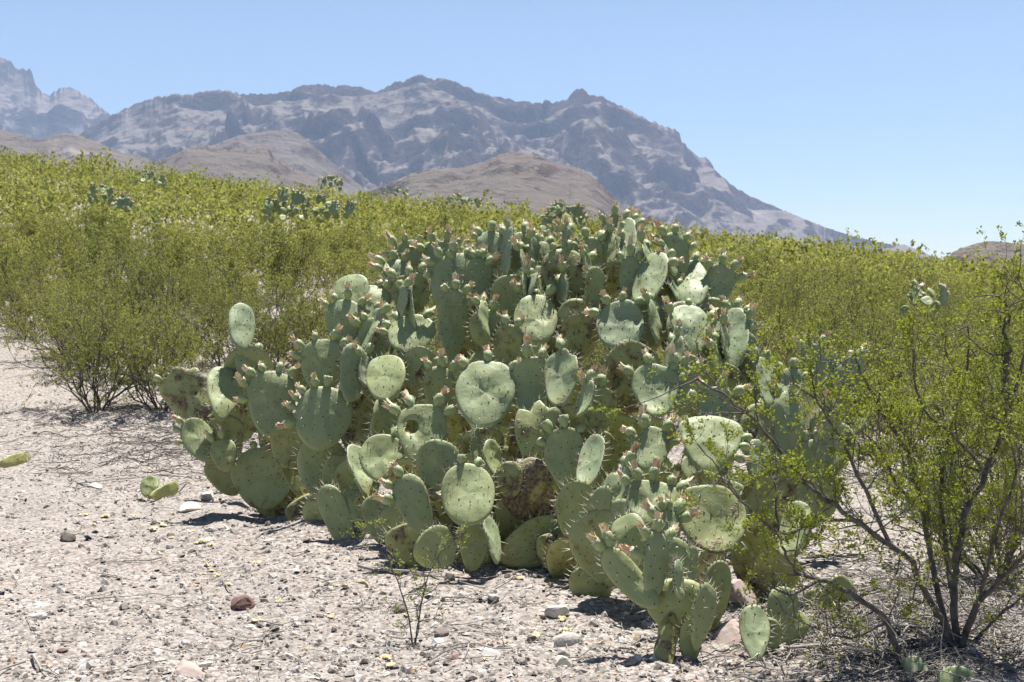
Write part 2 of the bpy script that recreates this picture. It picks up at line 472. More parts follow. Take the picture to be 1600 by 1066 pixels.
leftlow = [(-420, 190), (-250, 180), (-120, 205), (0, 203), (37, 212), (67, 221), (90, 212), (105, 210), (124, 212), (158, 225), (195, 240), (225, 245), (262, 262), (330, 300), (400, 345)]
make_range('brown_hill_west', leftlow, 2500, 1700, -24, M['hill'], 150, 'low brown foothills at the far left above the scrub', rows=60, gully=30, cliff=0.25, period=50, fine=2)
lefthill = [(170, 300), (225, 266), (263, 248), (293, 234), (319, 229), (356, 231), (383, 233), (398, 230), (409, 229), (424, 234), (430, 248), (450, 257), (473, 270), (520, 292), (580, 330)]
make_range('brown_hill_capped', lefthill, 2100, 1400, -24, M['hill'], 180, 'small brown hill with a dark cap of rock at its right end', rows=60, gully=24, cliff=0.2, period=40, fine=2)
mesa = [(500, 330), (560, 306), (612, 286), (650, 270), (672, 266), (700, 264), (725, 262), (745, 257), (762, 251), (780, 244), (792, 240), (811, 238), (837, 244), (860, 252), (875, 257), (905, 264), (916, 271), (924, 277), (942, 292), (961, 315), (1000, 345), (1060, 380)]
make_range('brown_mesa', mesa, 1900, 1200, -24, M['hill'], 210, 'reddish brown mesa with a dark rim in front of the mountain', step=1.5, rows=70, gully=26, cliff=0.55, period=40, fine=1.5)
righthill = [(1400, 440), (1455, 418), (1480, 403), (1487, 394), (1502, 388), (1525, 380), (1544, 377), (1562, 378), (1600, 382), (1660, 372), (1740, 380), (1850, 395), (1980, 430)]
make_range('brown_hill_east', righthill, 900, 560, -24, M['hill'], 240, 'small brown rocky hill at the right edge of the skyline', rows=60, gully=14, cliff=0.6, period=14, fine=1.0, gx=0.04)

# ------------------------------------------------------------------ prickly pear: pads, spines, fruits
def outline(w, l, kk, nseg, bites, sd):
    th = -math.pi / 2 + np.arange(nseg) * 2 * math.pi / nseg
    s = np.sin(th)
    cth = np.cos(th)
    x = 0.5 * w * np.sign(cth) * np.abs(cth) ** 0.88 * (1 + kk * s)
    y = 0.5 * l * s + 0.5 * l
    r = 1 + 0.055 * (vnoise(th * 1.6 + 10, th * 0 + sd, 5) - 0.5) * 2
    x, y = x * r, (y - 0.5 * l) * r + 0.5 * l
    for (a, dep, wd) in bites:
        da = (np.degrees(th) - a + 180) % 360 - 180
        jag = 1 + 0.35 * (vnoise(th * 9, th * 0 + sd, 8) - 0.5)
        q = 1 - dep * np.exp(-(da / wd) ** 4) * jag
        x, y = x * q, (y - 0.5 * l) * q + 0.5 * l
    return x, y

def warp(xy, w, l, bend, twist, sd):
    x, y = xy[..., 0], xy[..., 1]
    z = bend[0] * (x / w) ** 2 * w + bend[1] * ((y / l) - 0.4) ** 2 * l + twist * x * (y / l)
    return z + 0.015 * (fbm(x * 11 + sd, y * 11, 6, 3) - 0.5) * 2

def cones(mb, base, tip, rad, mat):
    base = np.asarray(base, float).reshape(-1, 3); tip = np.asarray(tip, float).reshape(-1, 3)
    n = len(base)
    if n == 0: return
    t = tip - base; t /= np.linalg.norm(t, axis=1)[:, None] + 1e-9
    u = np.cross(t, np.array([0.3, 0.5, 0.81])); u /= np.linalg.norm(u, axis=1)[:, None] + 1e-9
    w = np.cross(t, u)
    v = []
    for a in (0, 2.094, 4.189):
        v.append(base + (u * math.cos(a) + w * math.sin(a)) * rad)
    v.append(tip)
    v = np.stack(v, 1).reshape(-1, 3)
    i = np.arange(n)[:, None] * 4
    f = np.concatenate([i + np.array([[0, 1, 3]]), i + np.array([[1, 2, 3]]), i + np.array([[2, 0, 3]])])
    mb.add(v, f, mat)

def build_pad(parent, pos, R, w, l, thick=0.024, tint=0.4, wear=0.1, kk=0.2, bites=(), hole=None, bend=(0.1, 0.1), twist=0.0, spines=True, name='pad', sd=None, nseg=30):
    """pad mesh: local x = width, y = from base to tip, z = face normal; base at the origin"""
    sd = random.random() * 100 if sd is None else sd
    ox, oy = outline(w, l, kk, nseg, bites, sd)
    if hole: hx, hy, hr = hole[0] * w, hole[1] * l, hole[2] * w
    else: hx, hy, hr = 0.0, 0.52 * l, 0.0
    rr = np.array([0.0, 0.3, 0.55, 0.76, 0.9, 0.965, 1.0])
    hz = np.array([1.0, 1.0, 0.97, 0.9, 0.76, 0.52, 0.0])
    if hole: rr = np.array([0.0, 0.04, 0.35, 0.62, 0.86, 0.96, 1.0]); hz = np.array([0.0, 0.7, 0.95, 0.9, 0.78, 0.52, 0.0])
    ang = -math.pi / 2 + np.arange(nseg) * 2 * math.pi / nseg
    jag = hr * (1 + 0.3 * (vnoise(ang * 3, ang * 0 + sd, 4) - 0.5))
    inx, iny = hx + jag * np.cos(ang), hy + jag * np.sin(ang)
    X = inx[None] + (ox - inx)[None] * rr[:, None]
    Y = iny[None] + (oy - iny)[None] * rr[:, None]
    W = warp(np.stack([X, Y], -1), w, l, bend, twist, sd)
    th = 0.5 * thick * (1 + 0.35 * np.clip(1 - Y / (0.35 * l), 0, 1))
    Hf = hz[:, None] * th
    nr_ = len(rr)
    F = np.stack([X, Y, W + Hf], -1); B = np.stack([X, Y, W - Hf], -1)
    mb = MB()
    i = np.arange(nr_ - 1)[:, None] * nseg; k = np.arange(nseg)[None]; k2 = (k + 1) % nseg
    q = np.stack([i + k, i + nseg + k, i + nseg + k2, i + k2], -1).reshape(-1, 4)
    mb.add(F, q); mb.add(B, q[:, ::-1])
    yy = np.concatenate([Y.ravel(), Y.ravel()]) / l
    rm = np.concatenate([np.repeat(rr, nseg)] * 2)
    up = np.clip((yy - 0.35) * 2.5, 0, 1)
    pc = np.stack([np.full(len(yy), tint) + 0.25 * np.clip(0.2 - yy, 0, 1), np.clip(wear + 0.45 * np.clip(0.16 - yy, 0, 1) / 0.16 * (wear > 0.05), 0, 1), sstep(0.92, 1.0, rm) * up, np.ones(len(yy))], -1)
    me = mb.mesh(name, M['pad'], attrs={'pc': pc})
    o = link(name, me, parent)
    mw = Matrix.Translation(pos) @ R.to_4x4()
    o.matrix_world = mw if parent is None else mw
    o.matrix_parent_inverse = Matrix.Identity(4)
    if parent is not None:
        o.matrix_local = parent_inv(parent) @ mw
    if spines:
        sb = MB()
        gx = np.arange(-0.5 * w, 0.5 * w, 0.046); gy = np.arange(0.05 * l, l, 0.036)
        pts = []
        for r_, yv in enumerate(gy):
            for xv in gx:
                x = xv + (0.023 if r_ % 2 else 0) + random.uniform(-.012, .012); y = yv + random.uniform(-.011, .011)
                if random.random() < .12: continue
                a = math.atan2((y - 0.5 * l) / l, x / w)
                kq = int(round((a + math.pi / 2) / (2 * math.pi) * nseg)) % nseg
                ro = math.hypot(ox[kq], oy[kq] - 0.5 * l)
                if math.hypot(x, y - 0.5 * l) < 0.90 * ro and not (hole and math.hypot(x - hx, y - hy) < hr * 1.25):
                    pts.append((x, y, math.hypot(x, y - 0.5 * l) / ro))
        base, tip, ab, at_ = [], [], [], []
        wz = warp(np.array([p_[:2] for p_ in pts]).reshape(-1, 2), w, l, bend, twist, sd)
        wr = warp(np.stack([ox, oy], -1), w, l, bend, twist, sd)
        for (x, y, rad), zc in zip(pts, wz):
            hh = 0.5 * thick * float(np.interp(rad, rr, hz)) * (1 + 0.35 * max(0, 1 - y / (0.35 * l)))
            for sgn in (1, -1):
                zb = zc + sgn * (hh - 0.0006)
                ab.append((x, y, zb)); at_.append((x, y + 0.001, zb + sgn * 0.0028))
                ns = random.choice((0, 0, 1, 1, 2)) if rad > 0.55 else random.choice((0, 0, 0, 0, 1))
                for _ in range(ns):
                    L = random.uniform(0.012, 0.030)
                    dv = Vector((random.uniform(-.5, .5), random.uniform(-1.1, .35), sgn * random.uniform(.5, 1))).normalized() * L
                    base.append((x, y, zb)); tip.append((x + dv.x, y + dv.y, zb + dv.z))
        for kq in range(nseg):
            if oy[kq] < 0.22 * l: continue
            x, y = ox[kq], oy[kq]; zc = wr[kq]
            out = Vector((x, y - 0.5 * l, 0)).normalized()
            ab.append((x, y, zc)); at_.append((x + out.x * .003, y + out.y * .003, zc))
            for _ in range(random.choice((1, 2, 3, 3))):
                L = random.uniform(0.014, 0.046)
                dv = (out + Vector((random.uniform(-.6, .6), random.uniform(-.6, .5), random.uniform(-.8, .8)))).normalized() * L
                base.append((x, y, zc)); tip.append((x + dv.x, y + dv.y, zc + dv.z))
        cones(sb, ab, at_, 0.0054, 0)
        cones(sb, base, tip, 0.0013, 1)
        so = link('spines', sb.mesh('spines', [M['areole'], M['spine']], smooth=False), o)
        so['kind'] = 'stuff'
    o['dims'] = (w, l)
    o_data = (o, ox, oy, w, l, bend, twist, sd)
    return o_data

_inv = {}
def parent_inv(p):
    return Matrix.Translation(-p.location)

def fruit_mesh(kind, sd):
    r_ = random.Random(sd)
    mb = MB()
    prof = [(0.0, 0.004), (0.004, 0.0075), (0.011, 0.0125), (0.020, 0.0162), (0.030, 0.0178), (0.038, 0.0170), (0.042, 0.0155)]
    ns = 10
    a = np.arange(ns) * 2 * math.pi / ns
    v = []
    for z, rad in prof:
        lump = rad * (1 + 0.07 * np.cos(a * 5 + z * 60 + sd))
        v.append(np.stack([lump * np.cos(a), lump * np.sin(a), np.full(ns, z)], -1))
    v = np.concatenate(v)
    n = len(prof)
    i = np.arange(n - 1)[:, None] * ns; k = np.arange(ns)[None]; k2 = (k + 1) % ns
    mb.add(v, np.stack([i + k, i + k2, i + ns + k2, i + ns + k], -1).reshape(-1, 4), 0)
    # cream lip and sunken top
    tops = []
    for z, rad in ((0.042, 0.0156), (0.0455, 0.0150), (0.0450, 0.0110), (0.040, 0.0060), (0.038, 0.0005)):
        tops.append(np.stack([rad * np.cos(a), rad * np.sin(a), np.full(ns, z) + 0.0012 * np.cos(a * 5)], -1))
    i = np.arange(4)[:, None] * ns
    mb.add(np.concatenate(tops), np.stack([i + k, i + k2, i + ns + k2, i + ns + k], -1).reshape(-1, 4), 1)
    if kind:
        for q in range(38):
            an = r_.uniform(0, 6.28); r0 = r_.uniform(0.001, 0.0135)
            L = r_.uniform(0.016, 0.040); wd = r_.uniform(0.0035, 0.007)
            b0 = Vector((r0 * math.cos(an), r0 * math.sin(an), 0.041))
            d = Vector((math.cos(an) * r_.uniform(-.4, .22), math.sin(an) * r_.uniform(-.4, .22), 1)).normalized()
            s = Vector((-math.sin(an), math.cos(an), r_.uniform(-.3, .3))).normalized() * wd
            nn = d.cross(s).normalized() * 0.003
            p = [b0 - s * .6, b0 + s * .6, b0 + d * L * .55 + s + nn, b0 + d * L * .55 - s + nn * .2, b0 + d * L + s * .35 - nn * 1.2, b0 + d * L - s * .35 - nn]
            mb.add([tuple(x) for x in p], [[0, 1, 2, 3], [3, 2, 4, 5]], 2)
    # glochid spines
    base, tip = [], []
    for q in range(16):
        an = r_.uniform(0, 6.28); z = r_.uniform(0.014, 0.044); rad = np.interp(z, [p[0] for p in prof], [p[1] for p in prof])
        base.append((rad * math.cos(an), rad * math.sin(an), z)); e = rad + r_.uniform(.004, .014)
        tip.append((e * math.cos(an), e * math.sin(an), z + r_.uniform(-.002, .008)))
    cones(mb, base, tip, 0.0009, 3)
    return mb.mesh('fruit', [M['fruit'], M['cream'], M['tuft_pink'] if kind == 2 else M['tuft'], M['spine']])

FRUITS = [fruit_mesh(kd, s) for s, kd in enumerate((1, 1, 1, 1, 2, 2, 0, 0, 0))]

N_FRUIT = [0]
EXTRA = []
def add_fruits(pd, n, fa=90, spread=None, bare=0.35):
    o, ox, oy, w, l, bend, twist, sd = pd
    ns = len(ox)
    main = o.parent is not None and o.parent.get('category') == 'cactus' and 'huge' in o.parent['label']
    spread = spread if spread is not None else min(75, 9 * n)
    if main and n > 1: n = int(round(n * 1.3))
    for q in range(n):
        N_FRUIT[0] += main
        a = fa + (-spread + 2 * spread * (q + 0.5) / n) + random.uniform(-4, 4)
        kf = ((a + 90) % 360) / 360 * ns
        k0 = int(kf) % ns; k1 = (k0 + 1) % ns; fr = kf - int(kf)
        x = ox[k0] * (1 - fr) + ox[k1] * fr; y = oy[k0] * (1 - fr) + oy[k1] * fr
        z = float(warp(np.array([x, y]), w, l, bend, twist, sd))
        out = Vector((x / w, (y - 0.5 * l) / l, 0)).normalized()
        out = (out + Vector((random.uniform(-.3, .3), random.uniform(-.1, .3), random.uniform(-.5, .5)))).normalized()
        me = FRUITS[random.choice((6, 7, 8))] if random.random() < bare else FRUITS[random.choice((0, 1, 2, 3, 0, 1, 2, 3, 4, 5))]
        sz = random.uniform(0.95, 1.42)
        q_ = out.to_track_quat('Z', 'Y') @ Quaternion((0, 0, 1), random.uniform(0, 6.28))
        m_ = Matrix.LocRotScale(Vector((x, y, z)) - out * 0.005, q_, Vector((sz, sz, sz * random.uniform(0.8, 1.05))))
        if main and N_FRUIT[0] % 2 == 1:     # past 300 on one plant: joined below
            EXTRA.append((me, o.matrix_local @ m_)); continue
        f = link('fruit', me, o)
        f.matrix_local = m_

def pad_R(roll, yaw, lean):
    """facing the camera, then turned (yaw), leaned back (lean), tipped sideways (roll, + = tip to the right)"""
    base = Matrix(((1, 0, 0), (0, 0, -1), (0, 1, 0)))      # x->X, y->Z, z->-Y
    Ry = Matrix.Rotation(math.radians(yaw), 3, 'Z')
    Rl = Matrix.Rotation(math.radians(-lean), 3, 'X')
    Rr = Matrix.Rotation(math.radians(roll), 3, 'Y')
    return Rr @ Rl @ Ry @ base

CTRL = [(420, 790, 7.6), (300, 620, 7.75), (378, 510, 7.8), (500, 650, 7.25), (550, 850, 6.7), (600, 480, 7.5), (640, 400, 7.75), (760, 618, 6.75), (733, 775, 6.25), (680, 855, 6.1), (830, 870, 6.3), (800, 390, 7.5), (880, 430, 7.3), (970, 511, 6.95), (970, 376, 7.5), (1080, 440, 7.3), (1145, 531, 7.0), (1023, 612, 6.5), (1110, 692, 5.95), (1015, 701, 6.0), (883, 718, 6.4), (1019, 785, 5.65), (1111, 811, 5.5), (1040, 1040, 4.85), (1064, 954, 5.0), (983, 831, 5.3), (1179, 992, 5.35), (1196, 597, 6.7), (1230, 667, 6.3), (924, 917, 5.8), (1237, 830, 5.7), (1310, 620, 6.9), (1300, 760, 6.5)]
CA = np.array(CTRL)
def depth_at(px, py):
    r2 = (CA[:, 0] - px) ** 2 + (CA[:, 1] - py) ** 2 + 400
    wt = 1 / r2 ** 1.5
    return float((wt * CA[:, 2]).sum() / wt.sum())

def place_pad(parent, px, py, w, h, roll=0, yaw=0, lean=10, dd=0.0, fr=0, d=None, **kw):
    d = (depth_at(px, py) if d is None else d) + dd
    c = P(px, py, d)
    s = d / FPX * (1.03 if w > 40 else 1.0)
    ww = w * s / max(math.cos(math.radians(yaw)), 0.30)
    ll = h * s / max(math.cos(math.radians(lean)), 0.5)
    lean = lean + (17 if lean >= 16 else 9)
    R = pad_R(roll, yaw, lean)
    fa = kw.pop('fa', 90); spread = kw.pop('spread', None); bare = kw.pop('bare', 0.16)
    kw.setdefault('tint', random.uniform(0.15, 0.55)); kw.setdefault('wear', random.choice((0.0, 0.05, 0.1, 0.2)))
    kw.setdefault('kk', random.uniform(0.18, 0.36)); kw.setdefault('bend', (random.uniform(-.25, .25), random.uniform(-.2, .25)))
    kw.setdefault('twist', random.uniform(-.12, .12)); kw.setdefault('thick', random.uniform(0.014, 0.021))
    pos = c - R @ Vector((0, ll * 0.5, 0))
    pd = build_pad(parent, pos, R, ww, ll, **kw)
    if fr: add_fruits(pd, fr, fa, spread, bare)
    return pd, pos, ll

def cactus_root(name, px, py, d, label, group=None):
    e = bpy.data.objects.new(name, None); C.objects.link(e)
    p = P(px, py, d); e.location = (p.x, p.y, tz(p.x, p.y)); e.empty_display_size = 0.1
    tag(e, label, 'cactus', group)
    return e

D = dict
BIG = [
 # x, y, w, h, roll, yaw, lean, dd, fruits, options          -- left lobe
 (297, 613, 78, 104, -38, 5, 12, 0, 2, D(fa=120, wear=0.42, tint=0.5, bites=((60, .28, 22), (105, .22, 16), (20, .25, 14)))),
 (350, 611, 50, 94, 0, 25, 26, -.1, 0, D(tint=.45, wear=.02)),
 (312, 687, 42, 72, -28, 35, 8, -.12, 4, D(fa=140, tint=.35)),
 (350, 690, 56, 78, 5, 0, 5, .05, 0, D(tint=.75, wear=.2)),
 (424, 630, 70, 104, -4, 10, 12, -.05, 9, D(fa=105, spread=72, tint=.35, wear=0)),
 (503, 653, 84, 98, 6, 4, 12, -.12, 12, D(fa=112, spread=82, tint=.3, wear=0)),
 (500, 730, 68, 92, 4, 5, 8, 0, 0, D(kk=.34, tint=.4, wear=.05)),
 (412, 748, 98, 94, 4, -6, 6, 0, 8, D(fa=100, spread=62, tint=.42, wear=.14, bare=.4)),
 (466, 738, 48, 80, -12, 15, 8, .08, 4, D(tint=.75, wear=.15)),
 (350, 712, 40, 56, -12, 10, 10, -.06, 3, D(fa=110, tint=.6)),
 (378, 511, 37, 84, -4, 38, 20, 0, 0, D(tint=.12, wear=0, kk=.1)),
 (384, 566, 34, 46, 8, 20, 10, .02, 3, D(tint=.3)),
 (528, 751, 50, 80, 5, 10, 8, .1, 0, D(tint=.6)),
 (526, 806, 42, 104, -24, 12, 4, -.05, 0, D(tint=.4, wear=.12, kk=.1)),
 (510, 818, 56, 94, -26, 0, -5, .08, 0, D(tint=.4, wear=.2)),
 (548, 853, 44, 50, -18, 0, 5, .02, 0, D(tint=.6, wear=.3, kk=-.1)),
 (560, 737, 25, 88, -20, 58, 28, -.12, 0, D(tint=.2, wear=.1, bend=(.6, .2))),
 (595, 717, 66, 74, 6, 0, 22, -.12, 3, D(fa=70, tint=.45, wear=0)),
 (503, 575, 64, 92, -4, 0, 8, 0, 7, D(fa=100, tint=.4, wear=.18, bites=((250, .1, 15),))),
 (552, 582, 40, 96, 4, 35, 12, -.06, 0, D(tint=.2, wear=.05)),
 (538, 506, 54, 78, 0, 0, 12, .02, 6, D(fa=92, tint=.25, wear=0)),
 (548, 458, 58, 66, -14, 0, 18, .08, 0, D(tint=.35, wear=0)),
 (583, 477, 46, 70, 10, 0, 20, .04, 3, D(fa=70, tint=.4, wear=0)),
 (586, 530, 52, 66, 4, 0, 12, -.02, 5, D(fa=110, tint=.3, wear=0)),
 (603, 590, 62, 84, -14, 0, 25, -.08, 0, D(tint=.5, wear=0, kk=.15)),
 (655, 578, 50, 74, 5, 0, 0, .12, 0, D(tint=.4, wear=.15)),
 (643, 521, 72, 68, -6, 0, 26, -.08, 8, D(fa=112, spread=70, tint=.42, wear=0, kk=.08)),
 (643, 460, 60, 74, -6, 0, 8, .02, 6, D(fa=100, spread=60, tint=.35, wear=.25, bites=((95, .12, 20),))),
 (718, 447, 86, 104, 0, 0, 12, 0, 11, D(fa=95, spread=70, tint=.28, wear=0, kk=.1)),
 (690, 408, 50, 64, -8, 0, 10, .2, 7, D(spread=75, tint=.3)),
 (640, 405, 50, 60, -12, 0, 10, .15, 7, D(spread=75, tint=.3)),
 (620, 430, 38, 54, -20, 15, 12, .1, 6, D(spread=70, tint=.3)),
 (767, 392, 44, 66, -4, 0, 14, .1, 6, D(spread=60, tint=.15, wear=0)),
 (794, 392, 15, 82, 3, -74, 18, -.05, 3, D(tint=.0, wear=0, bend=(.2, .05))),
 (815, 398, 42, 72, 5, -5, 14, .05, 2, D(tint=.4, wear=0)),
 (745, 440, 40, 80, 8, 20, 12, .06, 5, D(tint=.3)),
 (796, 470, 58, 80, -3, 0, 10, .02, 3, D(fa=60, tint=.62, wear=.18)),
 (836, 502, 66, 94, 6, 0, 20, -.06, 0, D(tint=.45, wear=.16, kk=.12)),
 (881, 430, 66, 88, -4, 0, 6, 0, 2, D(tint=.5, wear=.33, hole=(-.08, .48, .17))),
 (884, 380, 16, 50, 0, 68, 8, .05, 5, D(spread=60, tint=.05)),
 (850, 400, 34, 50, -8, 10, 10, .12, 5, D(spread=70, tint=.3)),
 (923, 404, 42, 68, 0, 0, 12, .08, 5, D(spread=70, tint=.4, wear=.05)),
 (948, 404, 24, 86, 4, -60, 18, -.02, 4, D(tint=.4, wear=.05)),
 (972, 378, 38, 92, 7, -48, 28, -.06, 5, D(fa=60, spread=50, tint=.05, wear=.05, kk=.05)),
 (960, 360, 36, 50, -10, 0, 10, .08, 5, D(spread=70, tint=.3)),
 (984, 436, 36, 70, 2, 10, 12, 0, 4, D(tint=.35, wear=.2)),
 (923, 455, 30, 82, 8, 45, 10, -.08, 0, D(tint=.62, wear=.2, bend=(.7, .1))),
 (969, 511, 71, 86, 0, 0, 18, -.05, 7, D(fa=100, spread=70, tint=.12, wear=0, kk=.06)),
 (898, 517, 60, 100, 4, 0, 2, .08, 0, D(tint=.72, wear=.38)),
 (878, 470, 50, 60, 0, 0, 2, .12, 0, D(tint=.7, wear=.4)),
 (707, 508, 44, 112, 4, 30, 8, .02, 6, D(fa=90, tint=.2, wear=.04)),
 (760, 516, 52, 64, 4, 0, 2, .12, 2, D(tint=.5, wear=.2)),
 (795, 545, 48, 74, 4, 0, 2, .12, 4, D(tint=.7, wear=.34)),
 (758, 616, 88, 114, 2, 0, 17, -.12, 5, D(spread=60, fa=95, tint=.28, wear=0, kk=.2)),
 (830, 605, 62, 94, 6, 0, 12, -.02, 4, D(fa=80, tint=.36, wear=0)),
 (878, 592, 52, 98, 4, -25, 20, -.08, 2, D(tint=.2, wear=.12, bend=(.3, .2), bites=((60, .15, 14),))),
 (687, 612, 46, 78, 0, 5, 5, .04, 5, D(fa=90, tint=.5, wear=.15)),
 (1017, 436, 42, 98, 19, -46, 24, -.06, 3, D(fa=40, tint=.15, wear=.03, kk=.05, bend=(.1, .1))),
 (1053, 414, 44, 98, 4, 0, 12, .06, 7, D(spread=60, tint=.28, wear=.05)),
 (1079, 440, 54, 92, 4, -14, 32, -.04, 8, D(spread=70, fa=70, tint=.22, wear=.03, kk=.05)),
 (1126, 444, 42, 62, 12, 0, 14, .06, 6, D(fa=70, spread=70, tint=.3, wear=0)),
 (1076, 515, 68, 92, 4, 0, 17, -.03, 4, D(fa=60, spread=60, tint=.18, wear=0, kk=.1)),
 (1146, 532, 44, 106, 9, -44, 26, -.02, 9, D(fa=70, spread=70, tint=.0, wear=.02, bend=(.3, .1), kk=.05)),
 (1104, 548, 50, 68, 16, 0, 5, .08, 3, D(tint=.35)),
 (1024, 612, 70, 88, 2, 0, 20, -.06, 6, D(spread=72, tint=.26, wear=0)),
 (1066, 612, 44, 82, 6, 10, 12, .05, 4, D(tint=.36, wear=0)),
 (1054, 558, 24, 66, 12, -60, 16, -.02, 3, D(tint=.2, wear=.1)),
 (986, 592, 84, 116, 12, 0, 0, .12, 0, D(tint=.78, wear=.42)),
 (1036, 478, 50, 70, 30, 0, 4, .14, 3, D(tint=.7, wear=.4)),
 (930, 643, 64, 76, 6, 0, 4, .1, 3, D(tint=.6, wear=.28)),
 (916, 626, 16, 66, 20, -62, 20, -.06, 2, D(tint=.2, wear=.1)),
 (1197, 598, 32, 88, 2, 25, 16, 0, 5, D(spread=65, tint=.2, wear=.02)),
 (1233, 602, 40, 60, 14, -15, 18, .02, 5, D(spread=65, tint=.2, wear=.02)),
 (1110, 692, 90, 100, 6, 0, 22, -.1, 4, D(fa=-5, spread=22, tint=.4, wear=.02)),
 (1119, 636, 54, 62, 4, 0, 12, .02, 6, D(spread=75, tint=.15, wear=0)),
 (1186, 723, 42, 76, -2, 20, 14, -.04, 2, D(fa=120, tint=.12, wear=0, kk=.05)),
 (1015, 703, 60, 76, 2, 0, 20, -.08, 6, D(fa=90, spread=80, tint=.34, wear=.05, bites=((122, .32, 17),))),
 (1019, 786, 82, 76, 6, 0, 20, -.12, 8, D(fa=95, spread=62, tint=.36, wear=.06, bare=.2)),
 (1112, 812, 108, 108, 10, 0, 20, -.06, 0, D(tint=.5, wear=.26, kk=.1)),
 (883, 718, 60, 98, -2, 0, 14, -.1, 6, D(fa=110, spread=55, tint=.45, wear=.14, bare=.9)),
 (842, 676, 74, 108, 2, 0, 12, 0, 0, D(tint=.55, wear=.26, bites=((115, .34, 13), (70, .2, 12)))),
 (926, 725, 34, 98, 16, -45, 26, -.14, 0, D(tint=.12, wear=.1, bend=(.7, .25), kk=.0)),
 (950, 775, 22, 76, 24, -55, 12, -.06, 0, D(tint=.2, wear=.06)),
 (966, 768, 22, 80, 26, -58, 12, -.04, 2, D(tint=.2, wear=.06)),
 (1231, 668, 50, 114, 6, 0, 14, 0, 3, D(tint=.3, wear=.16)),
 (1188, 786, 58, 86, 8, 0, 8, .06, 0, D(tint=.68, wear=.3)),
 (1240, 828, 42, 104, 26, -18, 16, -.02, 0, D(tint=.45, wear=.1)),
 (1262, 740, 48, 110, 14, 0, 8, .1, 3, D(tint=.35, wear=.1)),
 (1304, 612, 52, 96, 8, 0, 14, 0, 5, D(tint=.18, wear=.02)),
 (1272, 572, 40, 70, -4, 15, 14, .05, 5, D(tint=.25)),
 (1330, 590, 36, 66, 14, 0, 14, .1, 4, D(tint=.2)),
 (1290, 690, 50, 96, 6, 10, 8, .1, 3, D(tint=.3, wear=.1)),
 # centre, low
 (562, 676, 62, 84, -6, 0, 4, .16, 0, D(tint=.55, wear=.2)),
 (452, 690, 60, 84, 4, 0, 4, .14, 0, D(tint=.6, wear=.2)),
 (440, 785, 90, 70, 4, 0, 0, .12, 0, D(tint=.8, wear=.4, thick=.06)),
 (486, 806, 70, 70, -20, 0, 0, .2, 0, D(tint=.7, wear=.35, thick=.06)),
 (560, 760, 64, 90, -10, 0, 0, .2, 0, D(tint=.6, wear=.25)),
 (650, 850, 90, 70, -10, 0, 0, .14, 0, D(tint=.7, wear=.35, thick=.06)),
 (720, 872, 100, 60, 8, 0, 0, .16, 0, D(tint=.7, wear=.4, thick=.06)),
 (880, 866, 90, 66, 10, 0, 0, .12, 0, D(tint=.7, wear=.4, thick=.06)),
 (1010, 870, 80, 90, 4, 0, 0, .5, 0, D(tint=.6, wear=.25)),
 (1180, 850, 90, 80, 4, 0, 0, .2, 0, D(tint=.7, wear=.3)),
 (658, 678, 72, 94, 6, 0, 16, -.1, 6, D(fa=100, spread=62, tint=.46, wear=.03, hole=(-.22, .60, .16), bare=.2)),
 (684, 728, 64, 80, 8, 0, 6, .02, 0, D(tint=.42, wear=.16)),
 (732, 776, 82, 96, 0, 0, 24, -.14, 2, D(fa=90, spread=12, tint=.48, wear=0, kk=.14, bare=.9)),
 (648, 790, 50, 104, -22, 10, 4, -.06, 5, D(fa=120, spread=50, tint=.3, wear=.12, bare=.1)),
 (745, 696, 16, 54, 8, 65, 16, -.02, 0, D(tint=.3, wear=.1)),
 (770, 716, 28, 60, -6, 50, 20, -.02, 0, D(tint=.5, wear=.15)),
 (796, 750, 42, 56, 0, 0, 8, .0, 0, D(tint=.7, wear=.4)),
 (832, 772, 100, 92, 60, 0, 0, .06, 0, D(tint=.9, wear=.62, thick=.06)),
 (680, 856, 66, 78, 78, 0, 24, -.16, 0, D(tint=.46, wear=.03, kk=.12)),
 (741, 850, 46, 84, 4, 0, 8, -.04, 0, D(tint=.6, wear=.14)),
 (768, 846, 18, 78, -12, 62, 22, -.12, 0, D(tint=.15, wear=.05)),
 (836, 850, 72, 118, 72, 0, 8, -.04, 0, D(tint=.5, wear=.2)),
 (790, 872, 50, 190, 84, 0, -6, .06, 0, D(tint=.6, wear=.34, thick=.05)),
 (624, 824, 56, 80, -8, 0, 6, .06, 2, D(tint=.5, wear=.14)),
 (590, 812, 42, 80, -16, 0, 12, .0, 0, D(tint=.5, wear=.22)),
 (600, 860, 66, 56, -10, 0, 4, .06, 0, D(tint=.6, wear=.3)),
 (564, 802, 34, 84, -24, 15, 8, .04, 0, D(tint=.35, wear=.12)),
 (900, 800, 60, 96, 6, 0, 2, .0, 0, D(tint=.5, wear=.2)),
 (934, 802, 34, 90, 20, -25, 4, -.02, 0, D(tint=.5, wear=.14)),
 (942, 860, 88, 126, -22, 0, -4, .04, 0, D(tint=.5, wear=.2)),
 (925, 918, 68, 72, -12, 0, -6, -.02, 0, D(tint=.6, wear=.2)),
 (990, 930, 70, 120, -14, 0, -6, .5, 0, D(tint=.6, wear=.3)),
]
big = cactus_root('prickly_pear_cactus', 760, 860, 6.9, 'huge sprawling prickly pear cactus filling the middle, green pads and dried flowers', None)
_r = random.Random(5)
